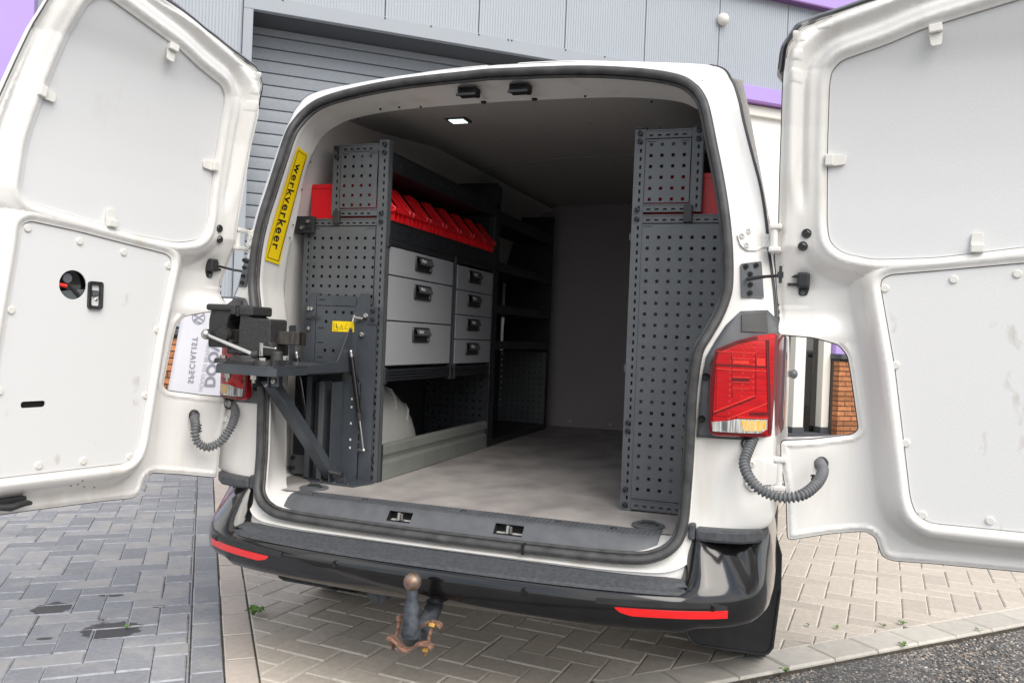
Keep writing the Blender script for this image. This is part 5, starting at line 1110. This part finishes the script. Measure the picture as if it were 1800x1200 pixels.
# ------------------------------------------------ red bins
def make_bin(name, x_front, sx, y0, wid, depth, z0, label, cover=True):
    t = thing(name, label, 'storage bin', (x_front, y0+wid/2, z0), 'red plastic storage bins on the rack shelves')
    L = depth; th = .004; y1 = y0+wid; X = lambda d: x_front-sx*d     # d: distance back from the front lip
    H = .134
    side = [(0.006, 0), (L, 0), (L, H), (.075, H), (-.008, .046), (-.014, .042), (-.014, .032), (.004, .028)]
    m = MB()
    for ya, yb in ((y0, y0+th), (y1-th, y1)): m.prism(side if sx > 0 else side[::-1], lambda p: (X(p[0]), ya, z0+p[1]), lambda p: (X(p[0]), yb, z0+p[1]))
    m.box(*sorted((X(.006), X(L))), y0+th, y1-th, z0, z0+th); m.box(*sorted((X(L-th), X(L))), y0+th, y1-th, z0+th, z0+H)
    m.box(*sorted((X(.006), X(.010))), y0+th, y1-th, z0+th, z0+.030); m.box(*sorted((X(-.014), X(.010))), y0+th, y1-th, z0+.0301, z0+.044)
    ym = y0+wid*.36; m.add([(X(.074), ym, z0+H), (X(.074), y1-th, z0+H), (X(-.006), y1-th, z0+.0455), (X(-.006), ym, z0+.0455), (X(.078), ym, z0+H-.003), (X(.078), y1-th, z0+H-.003), (X(-.002), y1-th, z0+.0425), (X(-.002), ym, z0+.0425)], [(0, 1, 2, 3), (7, 6, 5, 4), (0, 4, 5, 1), (1, 5, 6, 2), (2, 6, 7, 3), (3, 7, 4, 0)])
    b = obj('bin_body', m, 'red', t, bevel=.0012, seg=1)
    rows = [[(X(.072+.005), y, z0+H+.006), (X(.070), y, z0+H+.004), (X(-.004), y, z0+.060), (X(-.010), y, z0+.062)] for y in (y0-.003, y0+.016)]
    for ya in (y0-.001, y1-.018):
        rows = [[(X(a), y, z0+z) for a, z in ((L, H), (.073, H+.004), (-.006, .050), (-.016, .046), (-.016, .034))] for y in (ya, ya+.002, ya+.017, ya+.019)]
        for r in (rows[1], rows[2]):
            for i, p in enumerate(r): r[i] = (p[0]+sx*.003, p[1], p[2]+.003)
        obj('side_flange', MB().grid(rows), 'red', t, smooth=50)
    for k in range(4): y = y0+.012+k*(wid-.03)/3; obj('front_rib', MB().box(*sorted((X(.0055), X(-.008))), y, y+.006, z0, z0+.030), 'red', t)
    obj('rear_rim', MB().box(*sorted((X(L-.004), X(L+.008))), y0-.004, y1+.004, z0+H-.012, z0+H+.004), 'red', t, bevel=.002)
    obj('rear_wall', MB().box(*sorted((X(.07), X(L))), y0-.003, y0-.0005, z0+H-.012, z0+H+.004), 'red', t)
    if cover: obj('clear_cover', MB().add([(X(.068), y0+.020, z0+H+.006), (X(.068), ym, z0+H+.006), (X(-.006), ym, z0+.050), (X(-.006), y0+.020, z0+.050)], [(0, 1, 2, 3)]), 'clearcover', t)
ORD = ['nearest the rear opening', 'second from the rear opening', 'third from the rear opening', 'fourth from the rear opening', 'third from the dark inner end', 'second from the dark inner end', 'at the dark inner end']
for i in range(7): make_bin('storage_bin', -.455, 1, .402+i*.1585, .140, .345, 1.541, 'red storage bin in the row above the drawers, '+ORD[i], True)
make_bin('storage_bin', .475, -1, .408, .150, .30, 1.546, 'red storage bin on the right rack, beside the right door frame', False)
# ================================================================== FOLD-OUT VISE BENCH
fb = thing('folding_bench', 'fold-out dark steel work bench with strut and gas spring carrying the vise', 'work bench', (-.65, .3, .566))
top = rnd([(-.80, -.112), (-.585, -.140), (-.570, -.128), (-.562, .335), (-.80, .335)], .006, 2)
obj('bench_top', MB().prism(top, lambda p: (p[0], p[1], .994), lambda p: (p[0], p[1], .999)), 'bracket', fb)
lip = [(-.80, .30), (-.80, -.112), (-.585, -.140), (-.562, -.12), (-.562, .33)]
m = MB(); n = len(lip)
ctr = np.array((-.68, .1))
inn = [tuple(np.array(p)+(ctr-np.array(p))*.018) for p in lip]
m.add([(x, y, z) for z in (.968, .9938) for x, y in lip]+[(x, y, z) for z in (.968, .9938) for x, y in inn], [(i, i+1, n+i+1, n+i) for i in range(n-1)]+[(2*n+i, 3*n+i, 3*n+i+1, 2*n+i+1) for i in range(n-1)]+[(i, 2*n+i, 2*n+i+1, i+1) for i in range(n-1)]); obj('bench_edge', m, 'bracket', fb)
def side_plate(name, x, poly, th=.004): return obj(name, MB().prism(poly, lambda p: (x, p[0], p[1]), lambda p: (x+th, p[0], p[1])), 'bracket', fb, bevel=.0008)
side_plate('gusset', -.5615, [(.335, .972), (.335, 1.128), (.318, 1.134), (.238, 1.012), (.05, 1.000), (.05, .972)])
side_plate('gusset', -.804, [(.335, .972), (.335, 1.135), (.300, 1.135), (.150, 1.000), (.05, 1.000), (.05, .972)])
bp = obj('back_plate', MB().perf(-.725, -.558, 1.0, 1.212, [-.682, -.646, -.610, -.574], [1.190, 1.154, 1.046], .011, .011, .352, .002), 'bracket', fb)
sl = MB()
for z in (1.235, 1.13, 1.075, 1.02): sl.box(-.715, -.690, .3508, .3518, z-.002, z+.002)
obj('plate_slits', sl, 'dark', bp)
obj('cross_strip', MB().box(-.725, -.558, .352, .354, 1.215, 1.252), 'bracket', fb)
# vertical cheeks left and right
def cheek(x0, poly, y=.335):
    return obj('cheek', MB().prism(poly, lambda p: (p[0], y, p[1]), lambda p: (p[0], y+.003, p[1])), 'bracket', fb, bevel=.0008)
c1_ = cheek(0, [(-.560, .99), (-.523, .925), (-.523, .57), (-.470, .57), (-.470, 1.20), (-.497, 1.215), (-.50, 1.262), (-.540, 1.262), (-.560, 1.205)], .350)
c2_ = cheek(0, [(-.795, .66), (-.728, .66), (-.728, 1.262), (-.752, 1.262), (-.777, 1.21), (-.777, 1.0), (-.795, 1.0)], .352)
for x, z in ((-.548, 1.165), (-.525, 1.11), (-.51, 1.18)): screw(x, .349, z, c1_, .010, 'steel')
obj('index_pin', MB().tube([(-.552, .335, 1.172), (-.515, .335, 1.168)], .0075, 10).tube([(-.552, .335, 1.180), (-.556, .33, 1.155)], .005, 8), 'steel', c1_, smooth=40); obj('index_pin', MB().tube([(-.752, .335, 1.166), (-.722, .325, 1.164)], .009, 12), 'iron', c2_, smooth=40)
for x, z in ((-.758, 1.20), (-.755, 1.125), (-.745, 1.20)): screw(x, .351, z, c2_, .008, 'steel')
sb = obj('hinge_bracket', MB().box(-.505, -.462, .345, .3495, 1.150, 1.157).box(-.505, -.462, .345, .3495, 1.157, 1.215), 'bracket', fb, bevel=.001)
for z in (1.199, 1.168): screw(-.483, .345, z, sb, .009)
# sticker with safety pictograms
ws = obj('warning_sticker', MB().box(-.653, -.561, .3500, .3508, 1.118, 1.157), 'yellow', fb)
ink = MB(); b_ = lambda x0, x1, z0, z1: ink.box(x0, x1, .3493, .3499, z0, z1)
b_(-.647, -.6455, 1.122, 1.152); b_(-.647, -.628, 1.122, 1.1232); b_(-.6295, -.628, 1.122, 1.138); b_(-.643, -.6385, 1.140, 1.1412); b_(-.637, -.6345, 1.130, 1.148); b_(-.634, -.630, 1.136, 1.1375)
def seg_(a, b, w=.0012):
    a = np.array(a); b = np.array(b); d = (b-a)/np.hypot(*(b-a)); n_ = np.array((-d[1], d[0]))*w/2; ink.add([(p[0], .3494, p[1]) for p in (a+n_, b+n_, b-n_, a-n_)], [(0, 1, 2, 3)])
for a, b in (((-.622, 1.127), (-.614, 1.144)), ((-.614, 1.144), (-.606, 1.127)), ((-.622, 1.127), (-.606, 1.127)), ((-.614, 1.138), (-.614, 1.132)), ((-.600, 1.130), (-.594, 1.146)), ((-.594, 1.146), (-.588, 1.148)), ((-.600, 1.130), (-.586, 1.130)), ((-.580, 1.13), (-.572, 1.136)), ((-.572, 1.136), (-.566, 1.130))): seg_(a, b)
obj('pictograms', ink, 'ink', ws)
# base channel on the floor
obj('base_plate', MB().prism([(-.73, .33), (-.66, .252), (-.48, .245), (-.455, .345), (-.455, .36), (-.73, .36)], lambda p: (p[0], p[1], .568), lambda p: (p[0], p[1], .574)), 'bracket', fb)
for x, y in ((-.63, .275), (-.565, .262), (-.51, .262)): obj('bolt', lathe(MB(), [(0, .006), (.008, .005), (.009, 0)], (x, y, .574), 'z', 10), 'iron', fb)
obj('channel', MB().box(-.592, -.588, .262, .345, .574, .935).box(-.5879, -.523, .341, .345, .574, .935).box(-.527, -.523, .262, .3409, .574, .60), 'bracket', fb, bevel=.0006)
sw = MB()
for z in (.872, .842, .782, .722, .692): sw.box(-.556, -.5495, .3398, .3408, z-.004, z+.004)
obj('lit_holes', sw, 'white_in', fb)
obj('upright_bar', MB().box(-.660, -.637, .285, .342, .574, .935), 'rack', fb, bevel=.004); obj('bar_flange', MB().box(-.6369, -.61, .33, .342, .574, .93), 'bracket', fb)
obj('inner_plate', MB().box(-.80, -.60, .344, .3465, .60, .99), 'rackdark_shade', fb); obj('left_channel', MB().box(-.722, -.700, .300, .342, .574, .95), 'bracket', fb, bevel=.002); obj('left_channel', MB().box(-.690, -.672, .310, .342, .574, .93), 'rackdark_shade', fb, bevel=.002)
obj('floor_bracket', MB().box(-.80, -.725, .338, .3435, .576, .648), 'rack', fb, bevel=.002)
for z in (.635, .596): screw(-.792, .338, z, fb, .009)
bl_ = obj('strap_bolt', MB().tube([(-.585, .255, .612), (-.545, .262, .606)], .008, 10).tube([(-.545, .262, .606), (-.535, .262, .606)], .012, 8), 'iron', fb, smooth=40)
for x, z in ((-.604, .872), (-.604, .70)): obj('nut', lathe(MB(), [(0, -.006), (.006, -.005), (.007, 0)], (x, .33, z), 'y', 8), 'steel', fb)
# strut: square tube from under the top to the base
a = Vector((-.672, -.010, .955)); b = Vector((-.602, .30, .590)); d = (b-a).normalized(); sx_ = Vector((1, .1, 0)).normalized(); sy_ = d.cross(sx_).normalized(); m = MB(); vs = []
for p in (a, b):
    for i, j in ((-1, -1), (1, -1), (1, 1), (-1, 1)): vs.append(tuple(p+sx_*.021*i+sy_*.019*j))
m.add(vs, [(0, 1, 2, 3), (7, 6, 5, 4), (0, 4, 5, 1), (1, 5, 6, 2), (2, 6, 7, 3), (3, 7, 4, 0)]); st_ = obj('strut', m, 'bracket', fb, bevel=.003)
screw(a.x+.012, a.y+.0-.022, a.z-.022, st_, .006, 'steel')
m = MB().box(-.70, -.695, -.06, .02, .925, .966).box(-.639, -.634, -.06, .02, .925, .966).box(-.6949, -.6391, -.06, .02, .962, .966).box(-.633, -.60, -.052, -.048, .930, .966); hb = obj('strut_hanger', m, 'bracket', fb, bevel=.001)
screw(-.617, -.053, .948, hb, .008, 'steel')
for x in (-.775, -.672): obj('lag_nut', MB().cyl((x, -.085, .952), (x, -.085, .967), .011, 6).cyl((x, -.085, .940), (x, -.085, .952), .006, 8), 'steel', fb)
# gas springs
def spring(p0, p1):
    p0, p1 = Vector(p0), Vector(p1); q = p0.lerp(p1, .70); m = MB().tube([tuple(p0.lerp(p1, .05)), tuple(q)], .0095, 12); g = obj('gas_spring', m, 'gloss', fb, smooth=40)
    obj('piston_rod', MB().cyl(q, p1, .0042, 10), 'chrome', g, smooth=40); obj('end_fitting', MB().cyl(p0, p0.lerp(p1, .055), .008, 10).sphere(tuple(p0), .0085, 10, 8), 'steel', g, smooth=40); obj('ball_joint', MB().sphere(tuple(p1), .0085, 12, 8).cyl(p1, p1+Vector((-.022, 0, 0)), .006, 8), 'steel', g, smooth=40); obj('collar', MB().cyl(q, q+(p1-p0).normalized()*-.03, .0105, 12), 'black', g, smooth=40)
spring((-.548, .312, 1.046), (-.493, .335, .688)); spring((-.778, .31, 1.03), (-.712, .33, .70))
# ================================================================== VISE
vz = thing('bench_vise', 'black cast iron bench vise with a chrome handle bolted on the fold-out bench', 'vise', (-.72, -.03, .999))
VY = -.03
def vbox(name, prof, y0, y1, m, par=vz, bev=.006, sm=0): return obj(name, MB().prism(prof, lambda p: (p[0], y0, p[1]), lambda p: (p[0], y1, p[1])), m, par, bevel=bev, seg=3, smooth=sm)
base = obj('swivel_base', lathe(MB(), [(.0, .030), (.062, .030), (.066, .024), (.070, .010), (.082, .006), (.082, 0)], (-.725, VY, .999), 'z', 36), 'iron', vz, smooth=40)
for x, y in ((-.815, -.06), (-.640, -.085), (-.80, .03), (-.64, .03)):
    lg = obj('base_lug', lathe(MB(), [(.0, .016), (.024, .016), (.028, .012), (.029, 0)], (x, y, .999), 'z', 20), 'iron', vz, smooth=40); obj('bolt_head', MB().cyl((x, y, 1.015), (x, y, 1.024), .0115, 6), 'steel', lg)
vbox('fixed_jaw', [(-.745, 1.030), (-.612, 1.030), (-.612, 1.068), (-.622, 1.072), (-.622, 1.146), (-.628, 1.150), (-.690, 1.150), (-.706, 1.158), (-.712, 1.176), (-.742, 1.176), (-.742, 1.14), (-.745, 1.12)], VY-.048, VY+.048, 'iron')
obj('jaw_plate', MB().box(-.752, -.7425, VY-.055, VY+.055, 1.155, 1.184), 'iron', vz, bevel=.003); obj('fixed_jaw_lip', MB().box(-.742, -.688, VY-.056, VY+.056, 1.158, 1.190), 'iron', vz, bevel=.007, seg=3)
mj = vbox('moving_jaw', [(-.868, 1.050), (-.775, 1.050), (-.772, 1.072), (-.795, 1.085), (-.797, 1.12), (-.79, 1.148), (-.775, 1.166), (-.757, 1.170), (-.757, 1.190), (-.862, 1.192), (-.872, 1.186), (-.872, 1.176), (-.862, 1.170), (-.868, 1.14)], VY-.044, VY+.044, 'iron', bev=.008)
obj('moving_jaw_lip', MB().box(-.875, -.757, VY-.054, VY+.054, 1.172, 1.194), 'iron', vz, bevel=.008, seg=3)
obj('jaw_insert', MB().box(-.772, -.7535, VY-.058, VY+.058, 1.160, 1.192), 'iron', vz, bevel=.004)
obj('slide_bar', MB().box(-.84, -.53, VY-.022, VY+.022, 1.068, 1.112), 'bar_steel', vz, bevel=.003); obj('slide_channel', MB().box(-.80, -.70, VY-.034, VY+.034, 1.032, 1.066), 'iron', vz, bevel=.004)
# screw boss and chrome handle
obj('screw_boss', MB().cyl((-.862, VY, 1.092), (-.882, VY, 1.092), .026, 24).cyl((-.882, VY, 1.092), (-.905, VY, 1.092), .017, 20), 'iron', vz, smooth=40)
obj('guide_boss', MB().cyl((-.80, VY-.040, 1.094), (-.80, VY-.062, 1.094), .024, 24), 'iron', vz, smooth=40)
hd = obj('handle_bar', MB().tube([(-.838, VY-.085, 1.091), (-.632, VY-.115, 1.036)], .0062, 16), 'chrome', vz, smooth=50)
obj('handle_knob', MB().sphere((-.842, VY-.085, 1.092), .0175, 20, 14, (.85, 1, 1)), 'steel', hd, smooth=60); obj('handle_knob', MB().sphere((-.629, VY-.115, 1.035), .0135, 18, 12, (.9, 1, 1)), 'iron', hd, smooth=60)
obj('screw_head', MB().tube([(-.845, VY-.085, 1.091), (-.878, VY-.03, 1.092)], [.013, .015], 14), 'iron', hd, smooth=40)
cl_ = obj('swivel_clamp', lathe(MB(), [(0, .048), (.017, .048), (.019, .044), (.022, .0)], (-.606, VY-.03, .999), 'z', 20).box(-.628, -.584, VY-.05, VY-.01, .999, 1.018), 'iron', vz, smooth=40)
obj('clamp_lever', MB().cyl((-.634, VY-.072, 1.030), (-.634, VY-.072, 1.072), .0075, 14).tube([(-.630, VY-.072, 1.060), (-.585, VY-.07, 1.056)], .003, 8).sphere((-.584, VY-.07, 1.056), .0055, 10, 8), 'steel', cl_, smooth=50)
